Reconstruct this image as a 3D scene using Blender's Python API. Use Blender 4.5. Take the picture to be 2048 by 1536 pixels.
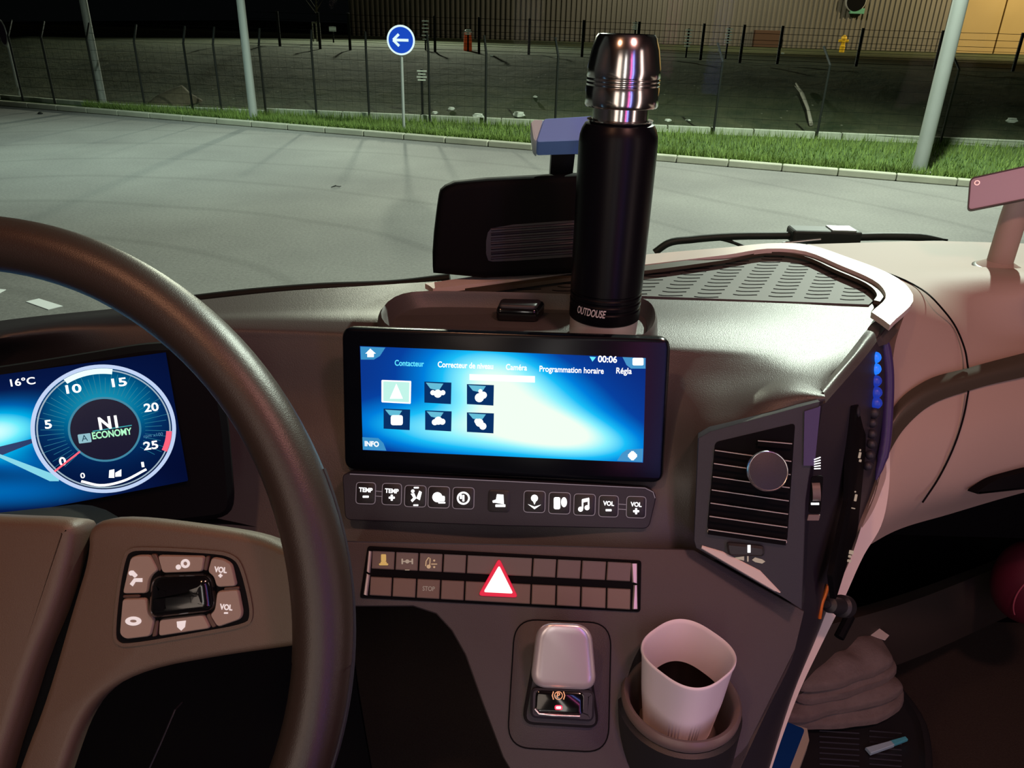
import bpy, bmesh, math, random
import numpy as np
from mathutils import Vector, Matrix
random.seed(7); rng = np.random.default_rng(7)
for o in list(bpy.data.objects): bpy.data.objects.remove(o, do_unlink=True)
S = bpy.context.scene; C = S.collection; PI = math.pi

# ------------------------------------------------------------------ camera
FPX = 1550.; PITCH = math.atan(FPX / math.hypot(91, 3232)); ROLL = math.atan(91 / 3232)
CAM = np.array([0, 0, 2.6])
Fv = np.array([0, math.cos(PITCH), -math.sin(PITCH)])
R0 = np.array([1., 0, 0]); U0 = np.array([0, math.sin(PITCH), math.cos(PITCH)])
Rv = math.cos(ROLL) * R0 + math.sin(ROLL) * U0
Uv = math.cos(ROLL) * U0 - math.sin(ROLL) * R0
cd = bpy.data.cameras.new('camera'); cam = bpy.data.objects.new('camera', cd); C.objects.link(cam)
cd.sensor_width = 36; cd.lens = 36 * FPX / 2048; cd.clip_start = .02; cd.clip_end = 300
cam.matrix_world = Matrix(((Rv[0], Uv[0], -Fv[0], CAM[0]), (Rv[1], Uv[1], -Fv[1], CAM[1]), (Rv[2], Uv[2], -Fv[2], CAM[2]), (0, 0, 0, 1)))
S.camera = cam
vs = S.view_settings; vs.view_transform = 'Standard'; vs.look = 'None'; vs.exposure = 0; vs.gamma = 1; vs.use_curve_mapping = False

# ------------------------------------------------------------------ world and lamps
w = bpy.data.worlds.new('night'); S.world = w; w.use_nodes = True
w.node_tree.nodes['Background'].inputs[0].default_value = (.035, .04, .045, 1)
w.node_tree.nodes['Background'].inputs[1].default_value = .03
def lamp(name, kind, loc, energy, col, target=None, size=.1, size_y=None, spot=None, blend=.5):
    l = bpy.data.lights.new(name, kind); l.energy = energy; l.color = col
    if kind == 'AREA':
        l.size = size
        if size_y: l.shape = 'RECTANGLE'; l.size_y = size_y
    else: l.shadow_soft_size = size
    if spot: l.spot_size = math.radians(spot); l.spot_blend = blend
    o = bpy.data.objects.new(name, l); C.objects.link(o); o.location = loc
    if target is not None: o.rotation_euler = (Vector(target) - Vector(loc)).to_track_quat('-Z', 'Y').to_euler()
    return o
# yard floodlight beyond the fence (throws the sign's shadow towards the truck)
lamp('yard_floodlight', 'SPOT', (-6.45, 43.9, 8.5), 11500, (1., .98, .80), (0, 3, 1.2), .35, spot=110, blend=.6)
# lamp of the nearest mast: lights the yard, the verge and, through the windscreen, the dashboard
lamp('mast_lamp', 'SPOT', (6., 12.4, 10.4), 10500, (.95, 1., .90), (4., 8., 0), .12, spot=150, blend=.5)
lamp('road_lamp', 'SPOT', (-7.0, 14.5, 9), 3000, (.80, 1., .95), (-7.5, 15.5, 0), .25, spot=84, blend=1)
lamp('warehouse_lamp', 'SPOT', (27, 37, 9.5), 7000, (1, .74, .42), (24, 45, 2), .3, spot=150, blend=.9)
lamp('cladding_fill_mid', 'SPOT', (9, 38, 9.5), 2600, (1, .84, .62), (9, 45, 2), .3, spot=150, blend=.9)  # added fill to brighten the cladding, not a known lamp
lamp('cab_roof_lamp', 'AREA', (.45, .05, 3.35), 6.2, (1, .45, .38), (.55, .95, 2.0), .16, .1)
lamp('reading_lamp', 'AREA', (-.35, .1, 3.3), 2.8, (1, .46, .25), (-.35, .4, 2.2), .05, .05)
def vstrip(name, x, y, wd, e, col): lamp(name, 'AREA', (x, y, 2.45), e, col, (.12, .8, 2.45), wd, 1.3)
vstrip('ambient_strip_warm', -.42, -.45, .28, 2.4, (1., .80, .66))
vstrip('ambient_strip_white', .02, -.60, .09, 1.6, (1., .93, .86))
vstrip('ambient_strip_pink', .44, -.45, .04, .9, (1., .16, .50))
vstrip('ambient_strip_blue', .57, -.38, .05, 1.3, (.25, .30, 1.))
vstrip('ambient_strip_side', 1.05, .0, .16, 2.0, (1., .74, .66))

# ------------------------------------------------------------------ helpers
def W(x, y, d):                       # point seen at pixel x,y at depth d
    return CAM + d * (Fv + (x - 1024) / FPX * Rv - (y - 768) / FPX * Uv)
def ray(x, y): return Fv + (x - 1024) / FPX * Rv - (y - 768) / FPX * Uv
def G(x, y, z=0.):                    # point on the horizontal plane at height z
    r = ray(x, y); return CAM + r * ((z - CAM[2]) / r[2])
def Yp(x, y, Y): r = ray(x, y); return CAM + r * (Y / r[1])
def proj(P):
    q = np.asarray(P) - CAM; d = q @ Fv
    return 1024 + FPX * (q @ Rv) / d, 768 - FPX * (q @ Uv) / d
def P3(t):
    if len(t) == 4: return G(t[0], t[1], t[3])
    return W(*t)
class Fr:                             # a local frame: origin, right, up, normal towards the viewer
    def __init__(s, o, ex, v):
        s.o = np.array(o, float); s.ex = ex / np.linalg.norm(ex); n = np.cross(s.ex, v); s.n = n / np.linalg.norm(n); s.v = np.cross(s.n, s.ex)
    def loc(s, x, y, h=0.):           # pixel -> (u, v) on the plane lifted by h
        r = ray(x, y); o = s.o + s.n * h; t = ((o - CAM) @ s.n) / (r @ s.n); p = CAM + r * t - s.o
        return (p @ s.ex, p @ s.v)
    def M(s):
        return Matrix([[s.ex[i], s.v[i], s.n[i], s.o[i]] for i in range(3)] + [[0, 0, 0, 1]])
def fr_ang(o, ps, tau, rl=0.):
    ex = np.array([math.cos(ps), math.sin(ps), 0]); n = np.array([math.sin(ps), -math.cos(ps), 0]); up = np.array([0, 0, 1.])
    v = math.cos(tau) * up - math.sin(tau) * n
    return Fr(o, math.cos(rl) * ex + math.sin(rl) * v, math.cos(rl) * v - math.sin(rl) * ex)
def fr_pts(o, a, b): return Fr(o, np.array(a) - o, np.array(b) - o)   # o origin, a to the right, b upwards

def thing(name, label=None, cat=None, fr=None, loc=None, group=None):
    o = bpy.data.objects.new(name, None); C.objects.link(o); o.empty_display_size = .05
    if fr is not None: o.matrix_world = fr.M()
    elif loc is not None: o.location = [float(k) for k in loc]
    return tag(o, label, cat, group)
def tag(o, label=None, cat=None, group=None, kind=None):
    if label: o['label'] = label
    if cat: o['category'] = cat
    if group: o['group'] = group
    if kind: o['kind'] = kind
    return o
class MB:
    def __init__(s): s.v = []; s.f = []; s.m = []
    def add(s, vs, fs, mi=0):
        b = len(s.v); s.v += [tuple(float(c) for c in p) for p in vs]; s.f += [tuple(i + b for i in f) for f in fs]; s.m += [mi] * len(fs)
        return s
    def prism(s, pts, z0, z1, mi=0):  # pts (u,v) anticlockwise
        a = sum(pts[i][0] * pts[(i + 1) % len(pts)][1] - pts[(i + 1) % len(pts)][0] * pts[i][1] for i in range(len(pts)))
        if a < 0: pts = pts[::-1]
        n = len(pts)
        s.add([(p[0], p[1], z0) for p in pts] + [(p[0], p[1], z1) for p in pts],
              [tuple(range(n, 2 * n)), tuple(range(n - 1, -1, -1))] + [(i, (i + 1) % n, n + (i + 1) % n, n + i) for i in range(n)], mi)
        return s
    def rings(s, rings, cap0=True, cap1=True, mi=0, closed=True):
        n = len(rings[0]); vs = [p for r in rings for p in r]; fs = []
        for k in range(len(rings) - 1):
            for i in range(n if closed else n - 1):
                j = (i + 1) % n; fs.append((k * n + i, k * n + j, (k + 1) * n + j, (k + 1) * n + i))
        if cap0: fs.append(tuple(range(n - 1, -1, -1)))
        if cap1: fs.append(tuple((len(rings) - 1) * n + i for i in range(n)))
        return s.add(vs, fs, mi)
    def box(s, a, b, mi=0):
        x0, y0, z0 = a; x1, y1, z1 = b
        return s.prism([(x0, y0), (x1, y0), (x1, y1), (x0, y1)], z0, z1, mi)
    def tube(s, pts, r, n=10, closed=False, mi=0):
        pts = [np.array(p, float) for p in pts]; N = len(pts); rr = r if hasattr(r, '__len__') else [r] * N
        rings = []; ref = None
        for i in range(N):
            t = pts[(i + 1) % N] - pts[i - 1] if closed else pts[min(i + 1, N - 1)] - pts[max(i - 1, 0)]
            t = t / (np.linalg.norm(t) + 1e-12)
            if ref is None: ref = np.array([0, 0, 1.]) if abs(t[2]) < .9 else np.array([1., 0, 0])
            a = np.cross(t, ref); a /= np.linalg.norm(a) + 1e-12; b = np.cross(a, t); ref = b
            rings.append([pts[i] + rr[i] * (math.cos(k * 2 * PI / n) * a + math.sin(k * 2 * PI / n) * b) for k in range(n)])
        if closed: rings.append(rings[0])
        return s.rings(rings, not closed, not closed, mi)
    def lathe(s, prof, n=48, o=(0, 0, 0), mi=0, cap0=True, cap1=True):
        return s.rings([[(o[0] + r * math.cos(k * 2 * PI / n), o[1] + r * math.sin(k * 2 * PI / n), o[2] + z) for k in range(n)] for r, z in prof], cap0, cap1, mi)
    def build(s, name, mat, parent=None, smooth=None, bevel=None, seg=2, world=False, loc=None):
        me = bpy.data.meshes.new(name)
        vs_ = s.v
        if loc is not None: vs_ = [(p[0] - loc[0], p[1] - loc[1], p[2] - loc[2]) for p in vs_]
        if world and parent is not None:
            Mi = parent.matrix_world_c.inverted() if hasattr(parent, 'matrix_world_c') else rootM(parent).inverted()
            vs_ = [tuple(Mi @ Vector(p)) for p in vs_]
        me.from_pydata(vs_, [], s.f); mats = mat if isinstance(mat, (list, tuple)) else [mat]
        for m in mats: me.materials.append(m)
        for i, p in enumerate(me.polygons): p.material_index = min(s.m[i], len(mats) - 1)
        bm = bmesh.new(); bm.from_mesh(me); bmesh.ops.remove_doubles(bm, verts=bm.verts, dist=1e-6); bmesh.ops.recalc_face_normals(bm, faces=bm.faces); bm.to_mesh(me); bm.free()
        o = bpy.data.objects.new(name, me); C.objects.link(o)
        if parent is not None: o.parent = parent
        if loc is not None: o.location = [float(k) for k in loc]
        if bevel:
            b = o.modifiers.new('bevel', 'BEVEL'); b.width = bevel; b.segments = seg; b.limit_method = 'ANGLE'; b.angle_limit = math.radians(35)
        if smooth is not None:
            me.shade_smooth(); me.set_sharp_from_angle(angle=math.radians(smooth))
        return o
def rootM(o):
    M = Matrix.Identity(4)
    while o is not None:
        M = (Matrix.Translation(o.location) @ o.rotation_euler.to_matrix().to_4x4() if o.rotation_mode != 'QUATERNION' else o.matrix_basis) @ M
        o = o.parent
    return M
def chaikin(p, n=2, closed=True):
    for _ in range(n):
        q = []; N = len(p)
        for i in range(N if closed else N - 1):
            a, b = p[i], p[(i + 1) % N]
            q += [tuple(.75 * a[k] + .25 * b[k] for k in range(len(a))), tuple(.25 * a[k] + .75 * b[k] for k in range(len(a)))]
        if not closed: q = [p[0]] + q + [p[-1]]
        p = q
    return p
def rnd(p, r, seg=5):                 # round corners of a polygon by distance r
    out = []; N = len(p)
    for i in range(N):
        a, b, c = np.array(p[i - 1], float), np.array(p[i], float), np.array(p[(i + 1) % N], float)
        ra = min(r, np.linalg.norm(a - b) * .48); rc = min(r, np.linalg.norm(c - b) * .48)
        s0 = b + (a - b) / np.linalg.norm(a - b) * ra; s1 = b + (c - b) / np.linalg.norm(c - b) * rc
        for k in range(seg + 1):
            t = k / seg; out.append(tuple((1 - t) ** 2 * s0 + 2 * t * (1 - t) * b + t * t * s1))
    return out
def pxl(fr, pts, h=0.): return [fr.loc(x, y, h) for x, y in pts]
def rrect(cx, cy, w, h, r, rot=0., seg=4):
    p = rnd([(-w / 2, -h / 2), (w / 2, -h / 2), (w / 2, h / 2), (-w / 2, h / 2)], r, seg)
    c, s_ = math.cos(rot), math.sin(rot)
    return [(cx + a * c - b * s_, cy + a * s_ + b * c) for a, b in p]
def disc(cx, cy, r, n=28, ry=None):
    ry = ry or r; return [(cx + r * math.cos(2 * PI * k / n), cy + ry * math.sin(2 * PI * k / n)) for k in range(n)]
def scaled(pts, s, dx=0, dy=0):
    cx = sum(p[0] for p in pts) / len(pts); cy = sum(p[1] for p in pts) / len(pts)
    return [(cx + (p[0] - cx) * s + dx, cy + (p[1] - cy) * s + dy) for p in pts]
def inset(pts, d):
    n = len(pts); a = sum(pts[i][0] * pts[(i + 1) % n][1] - pts[(i + 1) % n][0] * pts[i][1] for i in range(n)); sg = 1 if a > 0 else -1
    out = []
    for i in range(n):
        t = np.array(pts[(i + 1) % n]) - np.array(pts[i - 1]); t = t / (np.linalg.norm(t) + 1e-12); nn = np.array([-t[1], t[0]]) * sg
        out.append((pts[i][0] + nn[0] * d, pts[i][1] + nn[1] * d))
    return out
def pillow(mb, pts, levels, tilt=None, mi=0):   # levels (inset, height)
    rings = []
    for d, h in levels:
        q = inset(pts, d) if d >= 0 else inset(pts, d)
        rings.append([(p[0], p[1], h + (tilt(p[0], p[1]) if tilt and h > 0 else 0)) for p in q])
    mb.rings(rings, True, True, mi); return mb
def ring_strip(mb, outer, inner, z0, z1, mi=0):
    n = len(outer)
    mb.rings([[(p[0], p[1], z0) for p in outer], [(p[0], p[1], z1) for p in outer], [(p[0], p[1], z1) for p in inner], [(p[0], p[1], z0) for p in inner], [(p[0], p[1], z0) for p in outer]], False, False, mi); return mb
def stroke(mb, pts, wd, z0, z1, mi=0, closed=False):
    N = len(pts); L = []; R = []
    for i in range(N):
        a = np.array(pts[i - 1] if (i > 0 or closed) else pts[0]); b = np.array(pts[(i + 1) % N] if (i < N - 1 or closed) else pts[-1])
        t = (b - a) / (np.linalg.norm(b - a) + 1e-12); n = np.array([-t[1], t[0]]) * wd / 2
        L.append(tuple(np.array(pts[i]) + n)); R.append(tuple(np.array(pts[i]) - n))
    if closed: ring_strip(mb, L, R, z0, z1, mi)
    else:
        for i in range(N - 1): mb.prism([L[i], R[i], R[i + 1], L[i + 1]], z0, z1, mi)
    return mb
def catmull(P, n):                    # smooth curve through points, chord-length spaced
    P = np.array(P, float); h = np.linalg.norm(np.diff(P, axis=0), axis=1) + 1e-9; d = np.diff(P, axis=0) / h[:, None]
    m_ = np.empty_like(P); m_[0] = d[0]; m_[-1] = d[-1]
    for i in range(1, len(P) - 1): m_[i] = (h[i] * d[i - 1] + h[i - 1] * d[i]) / (h[i - 1] + h[i])
    out = []
    for i in range(len(P) - 1):
        for k in range(n):
            t = k / n; out.append((2 * t ** 3 - 3 * t * t + 1) * P[i] + (t ** 3 - 2 * t * t + t) * h[i] * m_[i] + (3 * t * t - 2 * t ** 3) * P[i + 1] + (t ** 3 - t * t) * h[i] * m_[i + 1])
    out.append(P[-1]); return np.array(out)
def patch(name, rows, mat, parent, thick=.012, nu=6, nv=6, raw=False, smooth=60):
    Gd = np.array([[p if raw else P3(p) for p in r] for r in rows])
    A = np.array([catmull(r, nu) for r in Gd]); B = np.array([catmull(A[:, j], nv) for j in range(A.shape[1])]).transpose(1, 0, 2)
    nr, nc = B.shape[:2]
    # normals towards the camera, thickness away from it
    du = np.gradient(B, axis=1); dv = np.gradient(B, axis=0); N = np.cross(du, dv); N /= np.linalg.norm(N, axis=2, keepdims=True) + 1e-12
    if (N * (CAM - B)).sum(2).mean() < 0: N = -N
    Bk = B - N * thick
    mb = MB(); vs_ = [tuple(p) for p in B.reshape(-1, 3)] + [tuple(p) for p in Bk.reshape(-1, 3)]; o = nr * nc; fs = []
    for i in range(nr - 1):
        for j in range(nc - 1):
            a, b, c, d = i * nc + j, i * nc + j + 1, (i + 1) * nc + j + 1, (i + 1) * nc + j
            fs += [(a, b, c, d), (o + d, o + c, o + b, o + a)]
    for i in range(nr - 1):
        for j in (0, nc - 1): a, b = i * nc + j, (i + 1) * nc + j; fs.append((a, b, o + b, o + a))
    for j in range(nc - 1):
        for i in (0, nr - 1): a, b = i * nc + j, i * nc + j + 1; fs.append((a, b, o + b, o + a))
    mb.add(vs_, fs)
    return mb.build(name, mat, parent, smooth=smooth, world=parent is not None)
def text(name, s, mat, parent, u, v, h, z, size_w=None, rot=0., ext=.0002, shear=0., align='CENTER', bold=0.):
    c = bpy.data.curves.new(name, 'FONT'); c.body = s; c.size = h * 1.37; c.extrude = ext; c.align_x = align; c.align_y = 'CENTER'; c.shear = shear; c.offset = bold * h
    t = bpy.data.objects.new(name, c); C.objects.link(t); dg = bpy.context.evaluated_depsgraph_get(); dg.update()
    me = bpy.data.meshes.new_from_object(t.evaluated_get(dg)); bpy.data.objects.remove(t, do_unlink=True)
    xs = [p.co.x for p in me.vertices]; wd = max(xs) - min(xs); sc = (size_w / wd) if size_w else 1
    cx = (max(xs) + min(xs)) / 2 if align == 'CENTER' else min(xs)
    cs, sn = math.cos(rot), math.sin(rot)
    for p in me.vertices:
        x, y = (p.co.x - cx) * sc, p.co.y
        p.co = Vector((u + x * cs - y * sn, v + x * sn + y * cs, z + p.co.z))
    me.materials.clear(); me.materials.append(mat)
    o = bpy.data.objects.new(name, me); C.objects.link(o); o.parent = parent; return o

# ------------------------------------------------------------------ materials
def mat(name, col, rough=.6, metal=0., bump=0., bscale=400., emit=None, estr=1., spec=.5, var=0., vscale=5., coat=0., aniso=0.):
    m = bpy.data.materials.new(name); m.use_nodes = True; nt = m.node_tree; b = nt.nodes['Principled BSDF']
    b.inputs['Base Color'].default_value = (*col, 1); b.inputs['Roughness'].default_value = rough; b.inputs['Metallic'].default_value = metal
    b.inputs['Specular IOR Level'].default_value = spec; b.inputs['Coat Weight'].default_value = coat
    if aniso: b.inputs['Anisotropic'].default_value = aniso
    tc = nt.nodes.new('ShaderNodeTexCoord')
    if var:
        n = nt.nodes.new('ShaderNodeTexNoise'); n.inputs['Scale'].default_value = vscale; n.inputs['Detail'].default_value = 6
        mx = nt.nodes.new('ShaderNodeMix'); mx.data_type = 'RGBA'
        mx.inputs['A'].default_value = (*[c * (1 - var) for c in col], 1); mx.inputs['B'].default_value = (*[min(1, c * (1 + var)) for c in col], 1)
        nt.links.new(tc.outputs['Object'], n.inputs['Vector']); nt.links.new(n.outputs['Fac'], mx.inputs['Factor']); nt.links.new(mx.outputs['Result'], b.inputs['Base Color'])
    if bump:
        n = nt.nodes.new('ShaderNodeTexNoise'); n.inputs['Scale'].default_value = bscale; n.inputs['Detail'].default_value = 2
        bp = nt.nodes.new('ShaderNodeBump'); bp.inputs['Strength'].default_value = bump; bp.inputs['Distance'].default_value = .001 if bscale > 100 else .08 / bscale
        nt.links.new(tc.outputs['Object'], n.inputs['Vector']); nt.links.new(n.outputs['Fac'], bp.inputs['Height']); nt.links.new(bp.outputs['Normal'], b.inputs['Normal'])
    if emit: b.inputs['Emission Color'].default_value = (*emit, 1); b.inputs['Emission Strength'].default_value = estr
    return m
def emis(name, col, st=1.): return mat(name, (0.01, .01, .01), .4, emit=col, estr=st)
M = dict(
 top=mat('dash_soft_grey', (.072, .066, .063), .42, bump=.3, bscale=900, spec=.5),
 front=mat('dash_soft_brown_grey', (.105, .09, .09), .6, bump=.4, bscale=900),
 console=mat('console_grained', (.052, .042, .044), .5, bump=.35, bscale=1200),
 dark=mat('dark_plastic', (.018, .018, .021), .45, bump=.15, bscale=1200),
 vdark=mat('black_matt_plastic', (.003, .003, .004), .7, spec=.08),
 gloss=mat('gloss_black', (.004, .004, .005), .12, coat=.3),
 glass=mat('screen_glass_black', (.002, .003, .006), .22, spec=.25),
 side=mat('dark_blue_grey_plastic', (.022, .021, .030), .5, bump=.15, bscale=1200),
 beige=mat('beige_soft_plastic', (.39, .30, .255), .6, spec=.3, bump=.12, bscale=1400),
 beigelt=mat('light_trim_plastic', (.68, .60, .55), .4),
 decor=mat('dark_decor_band', (.06, .05, .035), .35),
 leather=mat('wheel_leather', (.024, .015, .011), .40, spec=.6, bump=.18, bscale=1600),
 wheelpl=mat('wheel_spoke_plastic', (.085, .055, .038), .5, bump=.2, bscale=1500),
 padbtn=mat('wheel_button_plastic', (.26, .2, .165), .5),
 swit=mat('switch_plastic', (.15, .115, .1), .38),
 chrome=mat('chrome', (.8, .8, .85), .3, metal=1),
 steel=mat('brushed_steel', (.74, .72, .71), .16, metal=1),
 satin=mat('satin_silver', (.85, .79, .79), .3, metal=.6),
 bottle=mat('bottle_black_paint', (.003, .003, .005), .34, spec=.16),
 white=mat('cup_white', (.86, .78, .82), .4),
 coffee=mat('coffee', (.003, .001, .0005), .25, spec=.05),
 ringb=mat('holder_ring', (.16, .12, .11), .4),
 sledge=mat('louvre_silver_edge', (.42, .38, .38), .35, metal=.3),
 towel=mat('towel_terry', (.19, .15, .14), .95, bump=1., bscale=260, var=.25, vscale=60),
 tagw=mat('cloth_label', (.8, .75, .7), .7),
 carpet=mat('carpet_brown', (.040, .028, .022), .98, bump=1., bscale=450, var=.5, vscale=300),
 panel=mat('dark_brown_panel', (.045, .036, .03), .7, bump=.2, bscale=700),
 blue=mat('book_blue', (.0, .045, .22), .5),
 paper=mat('paper_cream', (.5, .44, .34), .8),
 cyan=mat('cyan_plastic', (.1, .5, .62), .3),
 red=mat('dark_red_cover', (.11, .009, .025), .5),
 orange=mat('orange_ring', (.9, .22, .03), .35, metal=.4),
 tabl=mat('tablet_mauve_back', (.46, .38, .47), .45),
 bluebox=mat('blue_box', (.22, .42, 1.), .35), bluelt=mat('pale_blue_end', (.55, .75, .85), .4),
 ewhite=emis('backlight_white', (1, 1, 1), 1.6), ecyan=emis('text_cyan', (.1, .75, .95), 1.1), etext=emis('text_white', (1, 1, 1), 1.25),
 eline=mat('button_outline', (.22, .22, .25), .4, emit=(.35, .35, .42), estr=.18),
 eamb=emis('icon_amber', (.85, .5, .15), .65), edim=emis('icon_dim', (.75, .55, .42), .45), estop=emis('icon_stop', (.6, .42, .34), .38),
 ehaz=emis('hazard_white', (1, .93, .83), 1.3), ehazr=emis('hazard_red', (.85, .01, .05), .9), ered=emis('lamp_red', (1, .02, .05), 3.), eredc=emis('lamp_red_core', (1, .6, .6), 2.),
 eorg=emis('icon_orange', (1, .4, .2), .9), egrn=emis('economy_green', (.45, 1, .6), 1.), eblue=emis('bead_blue', (.01, .2, 1), 1.0), eblued=emis('bead_blue_dim', (.01, .05, .55), .6),
 purple=mat('purple_trim', (.05, .032, .13), .4), epad=emis('pad_icon', (1, .8, .78), .8),
 # outdoors
 pole=mat('galvanised_pole', (.40, .43, .41), .5, metal=.2, var=.1, vscale=2), kerb=mat('kerb_concrete', (.42, .42, .33), .85, bump=.6, bscale=40, var=.25, vscale=3),
 ledge=mat('low_wall_concrete', (.40, .44, .34), .9, var=.3, vscale=3), grassb=mat('verge_soil_grass', (.055, .10, .02), .95, bump=1., bscale=6, var=.5, vscale=3),
 fence=mat('fence_black', (.008, .010, .008), .6), wire=mat('fence_wire', (.004, .006, .004), .8, spec=.1),
 signb=mat('sign_blue', (.005, .05, .5), .4, emit=(.0, .06, .6), estr=.4), signw=mat('sign_white', (.8, .85, .9), .4, emit=(.6, .72, .95), estr=.5),  # emission paints in the light the sign faces throw back
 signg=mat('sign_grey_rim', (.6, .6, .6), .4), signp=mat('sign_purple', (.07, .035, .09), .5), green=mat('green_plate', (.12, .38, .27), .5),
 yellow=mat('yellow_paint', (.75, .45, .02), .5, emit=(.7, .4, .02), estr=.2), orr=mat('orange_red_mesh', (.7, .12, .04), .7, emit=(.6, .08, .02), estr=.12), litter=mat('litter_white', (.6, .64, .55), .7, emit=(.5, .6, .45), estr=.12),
 wood=mat('pale_stick', (.40, .38, .30), .8), earth=mat('bare_earth', (.13, .11, .07), .95, bump=1., bscale=12, var=.35, vscale=8),
 brown=mat('brown_container', (.09, .045, .028), .8), wpan=mat('ochre_panel', (.42, .30, .14), .75, var=.12, vscale=.7), elamp=emis('far_lamp', (1, .95, .8), 2.5),
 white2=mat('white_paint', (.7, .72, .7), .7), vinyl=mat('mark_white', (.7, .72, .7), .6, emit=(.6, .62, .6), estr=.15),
)
def node_mat(name): m = bpy.data.materials.new(name); m.use_nodes = True; return m, m.node_tree, m.node_tree.nodes['Principled BSDF']
# asphalt with worn patches and tyre arcs
m, nt, b = node_mat('asphalt'); L = nt.links; N = nt.nodes
tc = N.new('ShaderNodeTexCoord'); n1 = N.new('ShaderNodeTexNoise'); n1.inputs['Scale'].default_value = .35; n1.inputs['Detail'].default_value = 5
n2 = N.new('ShaderNodeTexNoise'); n2.inputs['Scale'].default_value = 26; n2.inputs['Detail'].default_value = 6; n2.inputs['Roughness'].default_value = .8
cr = N.new('ShaderNodeValToRGB'); cr.color_ramp.elements[0].position = .3; cr.color_ramp.elements[0].color = (.15, .145, .14, 1); cr.color_ramp.elements[1].position = .7; cr.color_ramp.elements[1].color = (.235, .23, .215, 1)
mp = N.new('ShaderNodeMapping'); mp.inputs['Location'].default_value = (5.5, -5.2, 0); wv = N.new('ShaderNodeTexWave'); wv.wave_type = 'RINGS'; wv.rings_direction = 'Z'; wv.inputs['Scale'].default_value = .17; wv.inputs['Distortion'].default_value = 7; wv.inputs['Detail'].default_value = 3; wv.inputs['Detail Scale'].default_value = .4
c2 = N.new('ShaderNodeValToRGB'); c2.color_ramp.elements[0].position = 0; c2.color_ramp.elements[0].color = (.86, .86, .86, 1); c2.color_ramp.elements[1].position = .035; c2.color_ramp.elements[1].color = (1, 1, 1, 1)
mm = N.new('ShaderNodeMix'); mm.data_type = 'RGBA'; mm.blend_type = 'MULTIPLY'; mm.inputs['Factor'].default_value = 1
m2 = N.new('ShaderNodeMix'); m2.data_type = 'RGBA'; m2.blend_type = 'OVERLAY'; m2.inputs['Factor'].default_value = .7
bp = N.new('ShaderNodeBump'); bp.inputs['Strength'].default_value = .5; bp.inputs['Distance'].default_value = .01
L.new(tc.outputs['Object'], n1.inputs['Vector']); L.new(tc.outputs['Object'], n2.inputs['Vector']); L.new(tc.outputs['Object'], mp.inputs['Vector']); L.new(mp.outputs[0], wv.inputs['Vector'])
L.new(n1.outputs['Fac'], cr.inputs[0]); L.new(wv.outputs['Fac'], c2.inputs[0]); L.new(cr.outputs[0], mm.inputs['A']); L.new(c2.outputs[0], mm.inputs['B'])
L.new(mm.outputs['Result'], m2.inputs['A']); L.new(n2.outputs['Fac'], m2.inputs['B']); L.new(m2.outputs['Result'], b.inputs['Base Color']); L.new(n2.outputs['Fac'], bp.inputs['Height']); L.new(bp.outputs[0], b.inputs['Normal'])
b.inputs['Roughness'].default_value = .8; M['asphalt'] = m
# bank: scrub with pale specks
m, nt, b = node_mat('bank_scrub'); L = nt.links; N = nt.nodes
tc = N.new('ShaderNodeTexCoord'); n1 = N.new('ShaderNodeTexNoise'); n1.inputs['Scale'].default_value = 1.6; n1.inputs['Detail'].default_value = 9; n1.inputs['Roughness'].default_value = .7
cr = N.new('ShaderNodeValToRGB'); cr.color_ramp.elements[0].position = .35; cr.color_ramp.elements[0].color = (.022, .040, .012, 1); cr.color_ramp.elements[1].position = .68; cr.color_ramp.elements[1].color = (.075, .085, .036, 1)
vo = N.new('ShaderNodeTexVoronoi'); vo.inputs['Scale'].default_value = 3.2; c2 = N.new('ShaderNodeValToRGB'); c2.color_ramp.elements[0].position = .06; c2.color_ramp.elements[0].color = (1, 1, 1, 1); c2.color_ramp.elements[1].position = .11; c2.color_ramp.elements[1].color = (0, 0, 0, 1)
n3 = N.new('ShaderNodeTexNoise'); n3.inputs['Scale'].default_value = .5; c3 = N.new('ShaderNodeValToRGB'); c3.color_ramp.elements[0].position = .5; c3.color_ramp.elements[1].position = .62
mu = N.new('ShaderNodeMath'); mu.operation = 'MULTIPLY'; mx = N.new('ShaderNodeMix'); mx.data_type = 'RGBA'; mx.inputs['B'].default_value = (.30, .31, .22, 1)
for a in (n1, vo, n3): L.new(tc.outputs['Object'], a.inputs['Vector'])
L.new(n1.outputs['Fac'], cr.inputs[0]); L.new(vo.outputs['Distance'], c2.inputs[0]); L.new(n3.outputs['Fac'], c3.inputs[0]); L.new(c2.outputs[0], mu.inputs[0]); L.new(c3.outputs[0], mu.inputs[1])
L.new(cr.outputs[0], mx.inputs['A']); L.new(mu.outputs[0], mx.inputs['Factor']); L.new(mx.outputs['Result'], b.inputs['Base Color']); b.inputs['Roughness'].default_value = .95
bp = N.new('ShaderNodeBump'); bp.inputs['Strength'].default_value = 1; bp.inputs['Distance'].default_value = .15; L.new(n1.outputs['Fac'], bp.inputs['Height']); L.new(bp.outputs[0], b.inputs['Normal']); M['bank'] = m
# grass blades
M['grass'] = mat('grass_blades', (.15, .23, .045), .8, var=.45, vscale=1.2)
M['clad'] = mat('ribbed_cladding', (.20, .185, .165), .6, metal=.2, var=.18, vscale=.5)
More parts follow.
